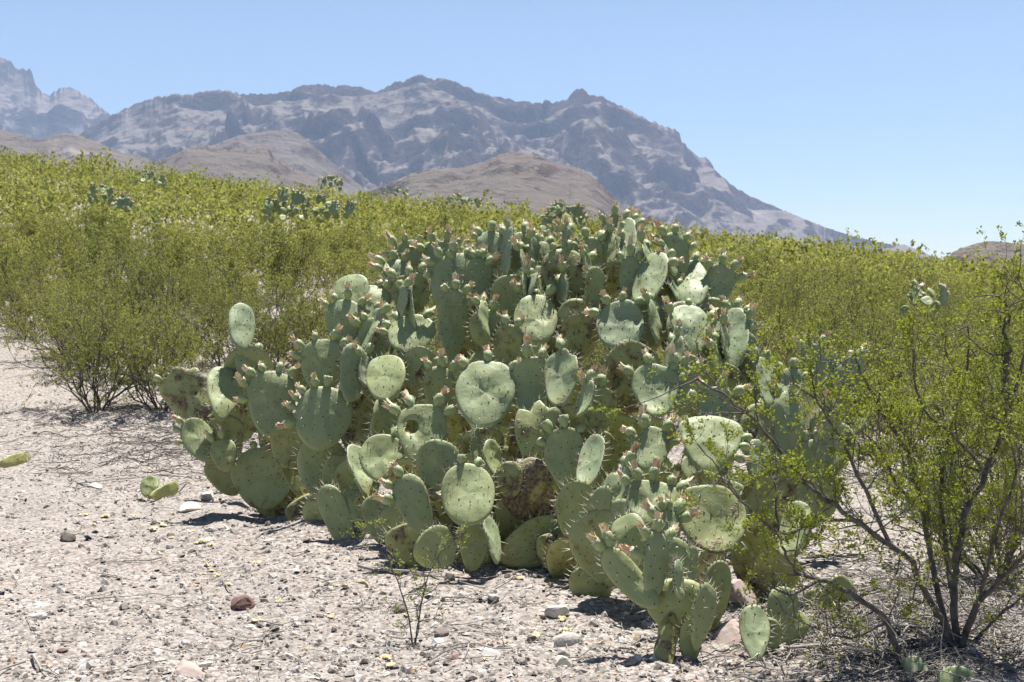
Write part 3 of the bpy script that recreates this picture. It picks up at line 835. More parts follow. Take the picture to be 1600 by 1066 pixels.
for q in range(26):
    px_ = _r.uniform(560, 1150)
    top_ = np.interp(px_, [520, 640, 800, 980, 1100, 1160], [500, 400, 375, 372, 420, 520])
    py_ = top_ + _r.uniform(5, 130)
    sg_ = _r.choice((-1, 1, 1))
    BIG.append((px_, py_, _r.uniform(15, 26), _r.uniform(52, 80), _r.uniform(-14, 14) - sg_ * 4, sg_ * _r.uniform(52, 74), _r.uniform(14, 26), _r.uniform(-.06, .06), _r.choice((3, 4, 5)), D(tint=_r.uniform(0, .35), wear=_r.choice((0, .05, .1)), spread=65)))
bases = []
for (px, py, w, h, roll, yaw, lean, dd, fr, op) in BIG:
    pd, pos, ll = place_pad(big, px, py, w, h, roll, yaw, lean, dd, fr, **op)
    bases.append((pos, ll))
mb = MB()
for me, m_ in EXTRA:
    co = np.zeros(len(me.vertices) * 3, np.float32); me.vertices.foreach_get('co', co)
    mm = np.array(m_); co = co.reshape(-1, 3) @ mm[:3, :3].T + mm[:3, 3]
    base_n = mb.n; mb.v.append(co); mb.n += len(co)
    for nv in (3, 4):
        fs = [(list(p.vertices), p.material_index + (1 if p.material_index == 2 and me.materials[2] == M['tuft_pink'] else 0) * 2) for p in me.polygons if len(p.vertices) == nv]
        if fs:
            mb.f.append(np.array([f_[0] for f_ in fs]) + base_n); mb.m.append(np.array([f_[1] for f_ in fs]))
xo = link('fruits', mb.mesh('fruits', [M['fruit'], M['cream'], M['tuft'], M['spine'], M['tuft_pink']]), big); xo['kind'] = 'stuff'
# older pads further in that carry the outer ones, chained down to the roots
roots = [P(600, 850, 7.0), P(790, 870, 6.9), P(425, 770, 7.8), P(960, 860, 6.6), P(1150, 830, 6.1), P(860, 800, 7.3)]
cent = []
queue = [(b, 0) for b, _ in bases]
n_sup = 0
while queue and n_sup < 84:
    b, lev = queue.pop(0)
    gz = tz(b.x, b.y)
    if b.z - gz < 0.10 or lev > 3: continue
    r = min(roots, key=lambda q: (q.xy - b.xy).length)
    hd = (r - b); hd.z = 0
    if hd.length > 0.01: hd = hd.normalized() * min(hd.length, 0.5) * 0.9
    dv = (Vector((hd.x, hd.y, -0.62)) + Vector((random.uniform(-.18, .18), random.uniform(-.05, .2), 0))).normalized()
    L = min(random.uniform(0.24, 0.33), (b.z - gz + 0.05) / max(0.25, -dv.z))
    L = max(L, 0.16)
    ctr = b + dv * L * 0.5
    qx, qy = to_px(ctr)
    dmin = depth_at(qx, qy) + 0.15
    if ctr.y < dmin: ctr.y = dmin
    if any((ctr - c).length < 0.12 for c in cent): continue
    cent.append(ctr.copy())
    vdir = -dv
    nrm = Vector((random.uniform(-.7, .7), -1, random.uniform(0, .35)))
    nrm = (nrm - vdir * nrm.dot(vdir)).normalized()
    R = Matrix((vdir.cross(nrm), vdir, nrm)).transposed()
    build_pad(big, ctr - vdir * L * 0.5, R, L * random.uniform(.68, .86), L * 1.06, thick=random.uniform(.026, .036), tint=random.uniform(.4, .8), wear=random.choice((.1, .2, .3, .42)), bend=(random.uniform(-.2, .2), random.uniform(-.2, .2)))
    n_sup += 1
    queue.append((ctr + dv * L * 0.5, lev + 1))
# pads on the far side and inside
poly = [(300, 620), (400, 770), (560, 850), (700, 870), (900, 860), (1100, 850), (1230, 800), (1250, 680), (1190, 570), (1140, 480), (1080, 420), (970, 385), (800, 385), (650, 420), (570, 480), (510, 560), (420, 600)]
def inside(x, y):
    c = False
    for q in range(len(poly)):
        (x1, y1), (x2, y2) = poly[q], poly[q - 1]
        if (y1 > y) != (y2 > y) and x < (x2 - x1) * (y - y1) / (y2 - y1) + x1: c = not c
    return c
nf = 0
while nf < 60:
    px, py = random.uniform(300, 1260), random.uniform(385, 870)
    if not inside(px, py): continue
    d = depth_at(px, py) + random.uniform(0.22, 0.85)
    c = P(px, py, d)
    if c.z < tz(c.x, c.y) + 0.1: continue
    L = random.uniform(.24, .33)
    R = pad_R(random.uniform(-35, 35), random.uniform(-70, 70), random.uniform(-10, 20))
    build_pad(big, c - R @ Vector((0, L * .5, 0)), R, L * random.uniform(.65, .85), L, tint=random.uniform(.2, .7), wear=random.choice((.0, .1, .2, .3)), bend=(random.uniform(-.2, .2), random.uniform(-.2, .2)))
    nf += 1

# the small plant on a woody stem in front
small = cactus_root('prickly_pear_cactus', 1040, 1045, 4.85, 'small prickly pear on a thick woody stem at the front right of the big one')
SMALL = [
 (985, 833, 54, 62, -32, 0, 22, .02, 0, D(tint=.48, wear=.02, d=5.1)),
 (1022, 884, 42, 106, 6, 20, 4, .0, 4, D(fa=110, spread=75, tint=.2, wear=.05, d=4.98, bare=0)),
 (984, 905, 44, 118, -44, 15, 14, .0, 2, D(fa=80, tint=.45, wear=.03, d=4.98, kk=.1)),
 (1058, 950, 92, 88, 2, 0, 0, .0, 0, D(tint=.62, wear=.12, d=4.98, thick=.05, kk=.3)),
 (1098, 965, 40, 110, 16, 55, 8, -.04, 0, D(tint=.4, wear=.05, d=4.95)),
 (1058, 880, 42, 80, 0, 0, 4, .1, 0, D(tint=.3, wear=.1, d=5.05)),
 (1059, 905, 18, 62, -8, 60, 10, -.06, 0, D(tint=.2, wear=.05, d=4.98)),
 (1080, 890, 22, 76, 4, 50, 6, .1, 0, D(tint=.3, wear=.05, d=5.1)),
 (1118, 930, 46, 110, 10, 10, 0, .1, 0, D(tint=.5, wear=.2, d=5.15)),
 (1080, 1000, 40, 70, 6, 10, 0, .02, 0, D(tint=.5, wear=.2, d=4.9)),
 (1045, 830, 40, 70, 8, 10, 10, .12, 5, D(spread=70, tint=.3, d=5.2, bare=0)),
]
for (px, py, w, h, roll, yaw, lean, dd, fr, op) in SMALL:
    place_pad(small, px, py, w, h, roll, yaw, lean, dd, fr, **op)
mb = MB()
pts = [P(1036, 1075, 4.86), P(1036, 1040, 4.88), P(1040, 1010, 4.92), P(1045, 985, 4.95), P(1050, 960, 4.98)]
pts = [np.array(p) for p in pts]
tt = np.linspace(0, 4, 17); pts = np.stack([np.interp(tt, np.arange(5), [p[c_] for p in pts]) for c_ in range(3)], -1)
tube(mb, pts, np.interp(tt, np.arange(5), [.060, .042, .036, .038, .03]), 16)
mb.v[0] = mb.v[0] + (fbm(mb.v[0][:, 0] * 60, mb.v[0][:, 2] * 40, 5, 3)[:, None] - .5) * .02
st = link('stem', mb.mesh('stem', M['pad'], attrs={'pc': np.tile([.8, .42, 0, 1], (len(mb.v[0]), 1))}), small); st.location = -small.location

# further small plants near the right bush
def mini_cactus(label, px, py, d, pads, group=None):
    r = cactus_root('prickly_pear_cactus', px, py, d, label, group)
    for (x, y, w, h, roll, yaw, lean, dd, fr, op) in pads:
        op = dict(op); op.setdefault('d', d)
        place_pad(r, x, y, w, h, roll, yaw, lean, dd, fr, **op)
    return r
mini_cactus('young prickly pear of a few pads under the creosote bush, beside pink stones', 1185, 1035, 4.92, [
 (1180, 992, 44, 90, 2, -15, 24, 0, 0, D(tint=.2, wear=.03)), (1222, 955, 46, 76, 14, 0, 8, .12, 0, D(tint=.4)), (1200, 1000, 40, 70, 6, 10, 4, .06, 0, D(tint=.5, wear=.1)), (1240, 985, 40, 66, 30, 0, 10, .15, 0, D(tint=.45))])
mini_cactus('low prickly pear pad half hidden in the creosote bush near the ground', 1305, 950, 5.6, [
 (1308, 932, 54, 70, 62, 0, 8, 0, 0, D(tint=.55, wear=.2)), (1280, 950, 50, 60, -50, 0, 8, .05, 0, D(tint=.5, wear=.2))])
mini_cactus('prickly pear pads cut off by the bottom edge at the right', 1460, 1100, 4.65, [
 (1433, 1058, 34, 66, -2, -20, 24, 0, 0, D(tint=.2)), (1497, 1080, 62, 74, 6, 0, 12, -.1, 0, D(tint=.3)), (1462, 1100, 50, 60, 2, 0, 5, .08, 0, D(tint=.4))])
mini_cactus('prickly pear seen through the creosote branches at the right', 1470, 800, 7.6, [
 (1478, 748, 52, 74, 4, 0, 12, 0, 0, D(tint=.2)), (1440, 790, 44, 64, -14, 0, 10, 0, 0, D(tint=.3)), (1390, 840, 40, 70, 10, 0, 14, 0, 0, D(tint=.3)), (1470, 800, 46, 64, 0, 0, 6, .06, 0, D(tint=.4)), (1420, 830, 46, 60, 10, 0, 6, .06, 0, D(tint=.4))])
mini_cactus('lone prickly pear pads behind the creosote at the left', 172, 605, 13.2, [
 (178, 585, 22, 30, -10, 0, 16, 0, 0, D(tint=.45)), (196, 604, 34, 26, 60, 0, 20, 0, 0, D(tint=.5)), (186, 604, 24, 26, 0, 0, 6, .05, 0, D(tint=.5))])

# background plants up the slope
def far_cactus(label, cx, base_y, wpx, hpx, d, n, sd, big_pads=(), ps=0.115):
    n = int(n * 1.25)
    random.seed(sd)
    gp = P(cx, base_y, d); r = bpy.data.objects.new('prickly_pear_cactus', None); C.objects.link(r)
    r.location = (gp.x, gp.y, min(gp.z, tz(gp.x, gp.y)))
    tag(r, label, 'cactus', 'prickly pears on the scrub slope')
    for q in range(n):
        u = random.uniform(-1, 1)
        top = hpx * (1 - 0.55 * u * u)
        y = base_y - random.uniform(0.0, 1.0) ** 0.7 * top
        sz = ps * FPX / d * random.uniform(.8, 1.15)
        place_pad(r, cx + u * wpx * .5, y, sz * .8, sz, random.uniform(-25, 25) + u * 14, random.uniform(-55, 55), random.uniform(0, 26), random.uniform(-.3, .3), random.choice((0, 0, 3, 5)) if y < base_y - top * .5 else 0, d=d, spines=False, nseg=14, tint=random.uniform(.3, .75))
    for (x, y, w, h, roll, yaw, lean) in big_pads:
        place_pad(r, x, y + 4, w * .78, h * .78, roll, yaw, lean, -.35, random.choice((2, 3, 4)), d=d, spines=False, nseg=20, tint=random.uniform(.15, .4), wear=0)
    random.seed(sd + 1)
far_cactus('wide prickly pear with two round upright pads on the slope, left of centre', 478, 345, 130, 38, 22, 44, 31, ((443, 303, 22, 26, -6, 0, 14), (464, 307, 24, 28, 6, 0, 12), (522, 324, 18, 26, 8, 20, 10), (546, 323, 20, 24, 10, 0, 12), (420, 318, 16, 26, -10, 30, 10)))
far_cactus('prickly pear clump on the left slope with one round pad sticking up at its left', 158, 318, 36, 24, 26, 13, 32, ((145, 291, 12, 13, 0, 0, 12), (172, 296, 12, 14, 12, 20, 14)))
far_cactus('small prickly pear low in the scrub just right of the left clump', 192, 331, 26, 22, 24, 9, 33, ((188, 316, 14, 17, -5, 0, 14), (197, 314, 10, 15, 8, 30, 14)))
far_cactus('dark prickly pear near the crest at upper left', 234, 290, 46, 22, 32, 16, 34)
far_cactus('prickly pear near the crest just above the wide clump', 512, 296, 44, 20, 34, 16, 35)
far_cactus('dark prickly pear on the crest at the centre', 722, 326, 58, 20, 34, 22, 36)
far_cactus('small dark prickly pear on the crest left of the central one', 630, 306, 24, 12, 42, 9, 37)
far_cactus('tall prickly pear rising right behind the top of the big cactus', 880, 372, 66, 58, 19, 34, 38)
far_cactus('pale prickly pear on the right slope above the creosote', 1446, 486, 64, 36, 13.5, 8, 39, ((1432, 461, 9, 24, -4, 60, 16), (1449, 468, 22, 24, -30, 10, 30), (1474, 457, 15, 26, 6, 35, 14)))
random.seed(99)

# fallen pieces on the ground
def fallen(label, specs):
    gp = on_ground(specs[0][0], specs[0][5])
    r = bpy.data.objects.new('fallen_cactus_pad', None); C.objects.link(r)
    r.location = gp
    tag(r, label, 'cactus pad', 'broken cactus pieces on the gravel')
    for (px, py, w, h, op, gy) in specs:
        op = dict(op)
        place_pad(r, px, py, w, h, op.pop('roll', 0), op.pop('yaw', 0), op.pop('lean', 20), 0, 0, d=gp.y + op.pop('off', 0), **op)
fallen('broken yellow green cactus pad lying on the gravel left of the cactus', [
 (233, 760, 30, 38, D(roll=-20, lean=20, tint=.6, wear=.0, kk=.1), 780), (258, 768, 24, 48, D(roll=80, lean=50, tint=.85, wear=.1, bites=((0, .3, 30),)), 780)])
fallen('dry yellow cactus pad lying flat at the left edge', [
 (16, 722, 20, 60, D(roll=78, lean=55, tint=.95, wear=.2), 728)])

# ------------------------------------------------------------------ creosote bushes
def leaves(mb, c, d, size, mat=0):
    """folded little leaf quads: centre c, direction d"""
    n = len(c)
    d = d / (np.linalg.norm(d, axis=1)[:, None] + 1e-9)
    s = np.cross(d, rng.normal(size=(n, 3))); s /= np.linalg.norm(s, axis=1)[:, None] + 1e-9
    sz = (size * rng.uniform(.65, 1.3, n))[:, None]
    v = np.stack([c, c + d * sz * .55 + s * sz * .33, c + d * sz, c + d * sz * .55 - s * sz * .33], 1).reshape(-1, 3)
    i = np.arange(n)[:, None] * 4
    mb.add(v, i + np.array([[0, 1, 2, 3]]), mat)

def grow(bm, lm, p, d, L, r, lev, maxlev, leaf, nleaf, bend_up=0.25, seg=5, kids=(3, 5), sides=4):
    pts = [np.array(p)]
    dd = np.array(d, float); dd /= np.linalg.norm(dd)
    for q in range(seg):
        dd = dd + rng.normal(size=3) * 0.22 + np.array([0, 0, bend_up * 0.25])
        dd /= np.linalg.norm(dd)
        pts.append(pts[-1] + dd * L / seg)
    pts = np.array(pts)
    rad = np.linspace(r, r * 0.45, len(pts))
    tube(bm, pts, rad, sides if lev < maxlev else 3)
    if lev == maxlev:
        n = max(3, int(nleaf * rng.uniform(.5, 1.4)))
        t = rng.uniform(0.15, 1.08, n)
        ii = np.clip((t * seg).astype(int), 0, seg - 1); fr = (t * seg - ii)[:, None]
        c = pts[ii] * (1 - fr) + pts[ii + 1] * fr + rng.normal(size=(n, 3)) * leaf * .5
        leaves(lm, c, rng.normal(size=(n, 3)) + dd * 1.0 + np.array([0, 0, .4]), leaf)
        return
    nk = rng.integers(kids[0], kids[1] + 1) + (1 if lev == 0 else 0)
    for q in range(nk):
        t = rng.uniform(0.12 if lev == 0 else 0.3, 1.0) if q else 1.0
        ii = min(int(t * seg), seg - 1); fr = t * seg - ii
        c = pts[ii] * (1 - fr) + pts[ii + 1] * fr
        nd = dd * 0.75 + rng.normal(size=3) * 0.55 + np.array([0, 0, bend_up])
        grow(bm, lm, c, nd, L * rng.uniform(.42, .68), r * 0.5 * rng.uniform(.8, 1.1), lev + 1, maxlev, leaf, nleaf, bend_up, max(3, seg - 1), kids, sides)

def bush_meshes(h, spread, stems, maxlev, leaf, nleaf, kids, r0, leafmat, nm):
    bm, lm = MB(), MB()
    for s in range(stems):
        a = s * 2 * math.pi / stems + rng.uniform(-.4, .4)
        tl = rng.uniform(0.1, spread)
        d = np.array([math.sin(tl) * math.cos(a), math.sin(tl) * math.sin(a), math.cos(tl)])
        grow(bm, lm, (0.04 * math.cos(a), 0.04 * math.sin(a), -0.05), d, h * rng.uniform(.42, .62), r0 * rng.uniform(.7, 1.2), 0, maxlev, leaf, nleaf, kids=kids)
    return bm.mesh('branches', M['bark']), lm.mesh('foliage', leafmat, smooth=False), lm

FAR = [bush_meshes(1.15, 1.15, 9, 3, 0.029, 12, (3, 4), 0.011, M['leaf_far'], 'far') for _ in range(5)]  # shared by the slope bushes
MID = [bush_meshes(1.2, 1.2, 12, 3, 0.0165, 19, (3, 5), 0.011, M['leaf_far'], 'mid') for _ in range(5)]
DEAD = [bush_meshes(.75, 1.2, 9, 3, 0.004, 1, (3, 4), 0.010, M['pale_wood'], 'dead') for _ in range(2)]
for _d in DEAD: _d[0].materials[0] = M['pale_wood']

def bush(me, loc, s, rz, label, group=None, sz=1.0):
    e = bpy.data.objects.new('creosote_bush', None); C.objects.link(e)
    e.location = loc; e.rotation_euler = (0, 0, rz); e.scale = (s, s, s * sz)
    tag(e, label, 'bush', group)
    b = link('branches', me[0], e)
    f = link('foliage', me[1], e); f['kind'] = 'stuff'
    return e

# bushes one can single out at the left of the gravel
singles = [
 (150, 640, .92, 'leafy creosote bush spilling over the gravel left of the cactus'),
 (255, 640, .86, 'creosote bush with dark stems just behind the left end of the cactus'),
 (350, 575, .88, 'creosote bush behind the lone upright pad of the cactus'),
 (30, 505, 0.95, 'creosote bush at the left edge above a bare gravel patch'),
]
spots = []
for q, (px, py, s, lab) in enumerate(singles):
    gp = on_ground(px, py)
    bush(MID[q % 4], gp, s, q * 1.7, lab); spots.append((gp.x, gp.y))

# the scrub slope
bare = [(600, 398, 34, 10), (350, 378, 30, 8), (30, 560, 60, 26), (40, 620, 90, 50), (1410, 516, 40, 10)]
cand = []
CY = 10.2 + (74 - 10.2) * rng.random(20000) ** 1.0
CX = rng.uniform(-1, 1, 20000) * (0.42 * CY + 1.5)
CZ = terrain(CX, CY)
SP = np.zeros((2000, 2)); ns_ = len(spots)
SP[:ns_] = spots
tries = 0
while len(cand) < 1250 and tries < 60000:
    tries += 1
    if tries >= len(CY): break
    y, x, z = CY[tries], CX[tries], CZ[tries]
    sp = 0.66 + 0.010 * y
    sa = SP[:ns_]
    if ns_ and ((sa[:, 0] - x) ** 2 + (sa[:, 1] - y) ** 2).min() < sp * sp: continue
    qx, qy = to_px((x, y, z))
    if any(((qx - a) / w) ** 2 + ((qy - b) / h) ** 2 < 1 for a, b, w, h in bare): continue
    if y < 13.2 and qx < 700 and qy > 600: continue
    # keep the plants of the slope in view
    if any(abs(qx - cx) < cw and y < cd and y > cd - cn for cx, cw, cd, cn in ((478, 75, 22, 5.5), (170, 50, 25, 4), (1446, 44, 13.5, 2.5), (234, 24, 32, 3), (722, 34, 34, 3), (880, 40, 19, 4))): continue
    SP[ns_] = (x, y); ns_ += 1; cand.append((y, x, z, qx))
cand.sort()
def slope_label(y, qx):
    if y < 20: return 'creosote bush among the nearest rows of the scrub slope'
    if qx < 600: return 'creosote bush in the scrub high on the left slope'
    if qx < 1100: return 'creosote bush in the scrub behind the big cactus'
    return 'creosote bush in the scrub on the right slope'
for q, (y, x, z, qx) in enumerate(cand[:296]):
    me = MID[q % 5] if y < 18 else FAR[q % 5]
    s = rng.uniform(.6, 1.08) * (.9 if y < 16 else 1)
    if y > 13 and rng.random() < .08: s *= 1.25
    if q % 17 == 5:
        e = bpy.data.objects.new('dead_shrub', None); C.objects.link(e)
        e.location = (x, y, z); e.rotation_euler = (0, 0, q * 1.3)
        tag(e, 'leafless grey dead shrub among the green creosote on the slope', 'dead shrub', 'dead shrubs on the slope')
        link('branches', DEAD[q % 2][0], e)
        continue
    bush(me, (x, y, z - .02), s, rng.uniform(0, 6.28), slope_label(y, qx), slope_label(y, qx).replace('creosote bush', 'creosote bushes'), rng.uniform(.9, 1.1))
# the rest, too far and too many to tell apart: one mass
mb = MB()
lv = [np.concatenate(f[2].v) for f in FAR]
for q, (y, x, z, qx) in enumerate(cand[296:]):
    a = lv[q % 5].reshape(-1, 4, 3)
    a = a[rng.random(len(a)) < 0.055]
    s = rng.uniform(.75, 1.15) * (1.3 if rng.random() < .08 else 1); th = rng.uniform(0, 6.28)
    ctr = a.mean(1, keepdims=True); a = ctr + (a - ctr) * 3.4
    R = np.array([[math.cos(th), -math.sin(th), 0], [math.sin(th), math.cos(th), 0], [0, 0, 1]])
    v = (a.reshape(-1, 3) @ R.T) * s + np.array([x, y, z])
    mb.add(v, np.arange(len(v)).reshape(-1, 4))
tag(link('creosote_scrub', mb.mesh('creosote_scrub', M['leaf_far'], smooth=False)), 'mass of yellow green creosote scrub on the far part of the slope', 'scrub', kind='stuff')

# the big bush at the right front
GUIDES = [
 ([(1414, 1062, 4.75), (1387, 971, 4.75), (1349, 940, 4.72), (1311, 916, 4.7), (1280, 906, 4.68), (1249, 899, 4.66), (1229, 872, 4.65), (1215, 837, 4.65), (1213, 770, 4.65)], .0135),
 ([(1492, 1030, 4.95), (1470, 965, 4.92), (1449, 937, 4.9), (1425, 878, 4.85), (1390, 851, 4.8), (1335, 813, 4.75), (1294, 782, 4.7), (1260, 758, 4.7), (1215, 700, 4.65), (1178, 655, 4.62), (1140, 625, 4.6), (1090, 590, 4.6)], .0155),
 ([(1335, 813, 4.75), (1275, 812, 4.7), (1232, 838, 4.66), (1198, 822, 4.6), (1158, 782, 4.6), (1130, 751, 4.6), (1119, 726, 4.6), (1090, 695, 4.6)], .0075),
 ([(1500, 1030, 4.95), (1490, 930, 5.0), (1495, 860, 5.0), (1510, 800, 5.05), (1540, 740, 5.1), (1574, 660, 5.1), (1571, 567, 5.1), (1579, 542, 5.1), (1565, 513, 5.1), (1577, 500, 5.1), (1574, 480, 5.1), (1562, 462, 5.1)], .0165),
 ([(1574, 650, 5.1), (1600, 560, 5.1), (1618, 500, 5.1), (1606, 465, 5.1), (1590, 435, 5.1)], .009),
 ([(1495, 1030, 4.95), (1528, 940, 4.9), (1579, 892, 4.85), (1620, 850, 4.8), (1680, 790, 4.8)], .017),
 ([(1490, 1020, 5.0), (1460, 900, 5.1), (1445, 800, 5.2), (1415, 700, 5.2), (1386, 657, 5.2), (1357, 602, 5.2), (1345, 580, 5.2), (1335, 550, 5.2)], .014),
 ([(1500, 1020, 5.0), (1480, 880, 5.2), (1470, 780, 5.3), (1478, 700, 5.3), (1500, 620, 5.3), (1515, 560, 5.3), (1512, 510, 5.3)], .013),
 ([(1390, 851, 4.8), (1340, 740, 4.8), (1310, 680, 4.8), (1278, 630, 4.8), (1268, 590, 4.8)], .0095),
 ([(1280, 906, 4.68), (1235, 932, 4.6), (1200, 915, 4.55), (1170, 905, 4.5)], .007),
 ([(1510, 1020, 5.0), (1560, 960, 5.0), (1600, 930, 5.0), (1660, 890, 5.0)], .011),
 ([(1445, 800, 5.2), (1400, 760, 5.1), (1370, 690, 5.1), (1300, 640, 5.1), (1240, 600, 5.0)], .008),
 ([(1540, 740, 5.1), (1500, 690, 5.0), (1440, 640, 5.0), (1425, 580, 5.0), (1430, 545, 5.0)], .008),
 ([(1528, 940, 4.9), (1560, 820, 4.8), (1590, 740, 4.8), (1570, 640, 4.8)], .009),
 ([(1387, 971, 4.75), (1330, 1000, 4.7), (1280, 985, 4.65), (1230, 960, 4.6)], .006),
]
def guided_bush(name, label, guides, leaf, nleaf, step, tl, dens=None):
    e = bpy.data.objects.new(name, None); C.objects.link(e)
    p0 = P(*guides[0][0][0]); e.location = (p0.x, p0.y, tz(p0.x, p0.y)); tag(e, label, 'bush')
    bm, lm = MB(), MB()
    for pts, r in guides:
        w = np.array([tuple(P(*q)) for q in pts])
        t = np.linspace(0, len(w) - 1, (len(w) - 1) * 4 + 1)
        ii = np.clip(t.astype(int), 0, len(w) - 2); fr = (t - ii)[:, None]
        c = w[ii] * (1 - fr) + w[ii + 1] * fr
        c[1:-1] = (c[:-2] + c[2:] + 2 * c[1:-1]) / 4
        c = c + (rng.random(c.shape) - .5) * r * 0.9
        tube(bm, c, np.linspace(r, r * .28, len(c)), 7)
        sl = np.concatenate([[0], np.cumsum(np.linalg.norm(np.diff(c, axis=0), axis=1))])
        L = sl[-1]
        nb = int(L / step)
        for q in range(nb):
            s = L * (0.16 + 0.84 * (q + rng.random()) / nb)
            s = min(s, L)
            k_ = min(np.searchsorted(sl, s), len(c) - 1)
            pos = c[k_]; td = c[k_] - c[k_ - 1]; td = td / (np.linalg.norm(td) + 1e-9)
            low = pos[2] < 0.33
            qx = to_px(pos)[0]
            if name == 'creosote_bush' and rng.random() > np.interp(qx, [1080, 1200, 1290, 1380], [.30, .42, .85, 1]): continue
            d = td * .7 + rng.normal(size=3) * .65 + np.array([0, 0, .12])
            if name == 'creosote_bush' and to_px(pos)[1] < 560: d[2] = -abs(d[2]) * .4 if qx < 1545 else d[2] * .4
            grow(bm, lm, pos, d, tl * rng.uniform(.6, 1.35) * (0.8 if low else 1), max(r * .25, .0022), 1, 3, leaf, nleaf * (.35 if low else 1), .12, 4, (2, 4), 4)
    if name == 'creosote_bush':
        db = MB()
        for q in range(150):
            gx_, gy_ = random.gauss(1440, 95), random.gauss(1000, 34)
            dq = CAMZ * FPX / (gy_ - 400)
            px_, py_ = (gx_ - 800) / FPX * dq, dq
            dv = np.array([random.gauss(0, .8), random.gauss(0, .8), random.uniform(.15, .9)])
            pp = [np.array([px_, py_, tz(px_, py_)])]
            L_ = random.uniform(.08, .34)
            for k_ in range(5):
                dv = dv / np.linalg.norm(dv) + rng.normal(size=3) * .28
                pp.append(pp[-1] + dv / np.linalg.norm(dv) * L_ / 5)
            tube(db, pp, np.linspace(1, .35, 6) * random.uniform(.0016, .0042), 4)
        dso = link('dry_stems', db.mesh('dry_stems', M['pale_wood']), e); dso.location = -e.location; dso['kind'] = 'stuff'
    b = link('branches', bm.mesh('branches', M['bark']), e); b.location = -e.location
    f = link('foliage', lm.mesh('foliage', M['leaf_near'], smooth=False), e); f.location = -e.location; f['kind'] = 'stuff'
    return e
guided_bush('creosote_bush', 'large open creosote bush with dark twisting stems at the right front', [(g_, r_ * .85) for g_, r_ in GUIDES], 0.0115, 19, 0.044, 0.16)
guided_bush('creosote_seedling', 'spindly little creosote seedling on the gravel in front of the cactus', [
 ([(645, 1015, 5.1), (638, 960, 5.1), (620, 905, 5.1), (605, 870, 5.1), (598, 830, 5.1)], .0035),
 ([(648, 1015, 5.1), (655, 960, 5.12), (668, 900, 5.15), (690, 860, 5.15), (705, 840, 5.15)], .003),
 ([(645, 1010, 5.1), (655, 985, 5.1), (652, 955, 5.1), (660, 935, 5.1)], .0025)], 0.0085, 7, 0.036, 0.08)
gp = on_ground(1565, 800)
bush(MID[1], gp, 1.0, 2.1, 'creosote bush behind the large front one, at the right edge')
gp = on_ground(1560, 905)
bush(MID[4], gp, .72, .4, 'low creosote bush at the right edge just behind the stems of the large one')
gp = on_ground(1420, 745)
bush(MID[2], gp, .85, 4.1, 'low creosote bush behind the large front one, right of the cactus')
gp = on_ground(1310, 640)
bush(MID[3], gp, .85, 5.0, 'creosote bush behind the right end of the big cactus')

# ------------------------------------------------------------------ gravel, stones, litter
def rock_mesh(nm, mat, dims, sd, facet=True):
    import bmesh
    bm = bmesh.new(); bmesh.ops.create_icosphere(bm, subdivisions=3, radius=1.0)
    r_ = random.Random(sd)
    planes = [(Vector((r_.gauss(0, 1), r_.gauss(0, 1), r_.gauss(0, 1))).normalized(), r_.uniform(.5, .85)) for _ in range(11)]
    for v in bm.verts:
        for n_, dd in planes:
            t = v.co.dot(n_)
            if t > dd: v.co -= n_ * (t - dd) * .92
        v.co += v.co.normalized() * r_.uniform(-.02, .02)
        v.co = Vector((v.co.x * dims[0], v.co.y * dims[1], v.co.z * dims[2]))
    me = bpy.data.meshes.new(nm); bm.to_mesh(me); bm.free()
    me.materials.append(mat)
    return me
STONES = [
 (378, 945, .075, .055, .032, 'red_stone', 'flat red brown stone on the gravel at lower left'),
 (878, 1040, .045, .035, .034, 'white_stone', 'angular pale grey stone at the bottom centre'),
 (298, 797, .085, .06, .035, 'white_stone', 'whitish lump of rock beside the broken cactus pad'),
 (322, 778, .06, .05, .04, 'grey_stone', 'rounded grey lump just behind the whitish rock'),
 (105, 845, .045, .04, .04, 'dark_stone', 'dark crumbly clod on the gravel at the left'),
 (1150, 945, .10, .09, .10, 'pink_stone', 'upper pink stone behind the small woody stemmed cactus'),
 (1150, 1000, .09, .08, .06, 'pink_stone', 'lower pink stone behind the small woody stemmed cactus'),
 (148, 762, .07, .05, .03, 'grey_stone', 'flat slate grey stone on the gravel left of the broken pad'),
 (292, 1052, .075, .05, .022, 'pink_stone', 'flat pinkish slab at the bottom edge left of centre'),
 (322, 1040, .028, .024, .012, 'white_stone', 'small white stone near the bottom edge left of centre'),
 (330, 830, .04, .035, .025, 'grey_stone', 'pinkish grey stone at the edge of the cactus shadow at the left'),
 (60, 965, .05, .03, .018, 'grey_stone', 'bluish grey flat stone at the lower left'),
 (98, 1018, .022, .02, .012, 'red_stone', 'small rusty stone at the lower left corner'),
 (770, 935, .032, .024, .02, 'grey_stone', 'pale stone in the shade under the cactus'),
 (690, 997, .04, .03, .035, 'dark_stone', 'dark stone beside the creosote seedling'),
 (625, 955, .05, .035, .024, 'dark_stone', 'brown clod just left of the creosote seedling'),
 (870, 960, .05, .035, .035, 'grey_stone', 'grey soil clod at the edge of the shade right of centre'),
 (885, 1005, .07, .05, .04, 'grey_stone', 'grey clod half in shade above the angular stone'),
 (765, 1024, .045, .03, .018, 'grey_stone', 'light bluish stone at the bottom centre'),
 (545, 795, .07, .06, .05, 'grey_stone', 'heap of pale soil against the cactus foot'),
]
for q, (px, py, a, b_, c_, mt, lab) in enumerate(STONES):
    gp = on_ground(px, py)
    o = link('stone', rock_mesh('stone', M[mt], (a, b_, c_), 100 + q), None, (gp.x, gp.y, gp.z + c_ * .25), (random.uniform(-.2, .2), random.uniform(-.2, .2), random.uniform(0, 6.28)))
    tag(o, lab, 'stone')

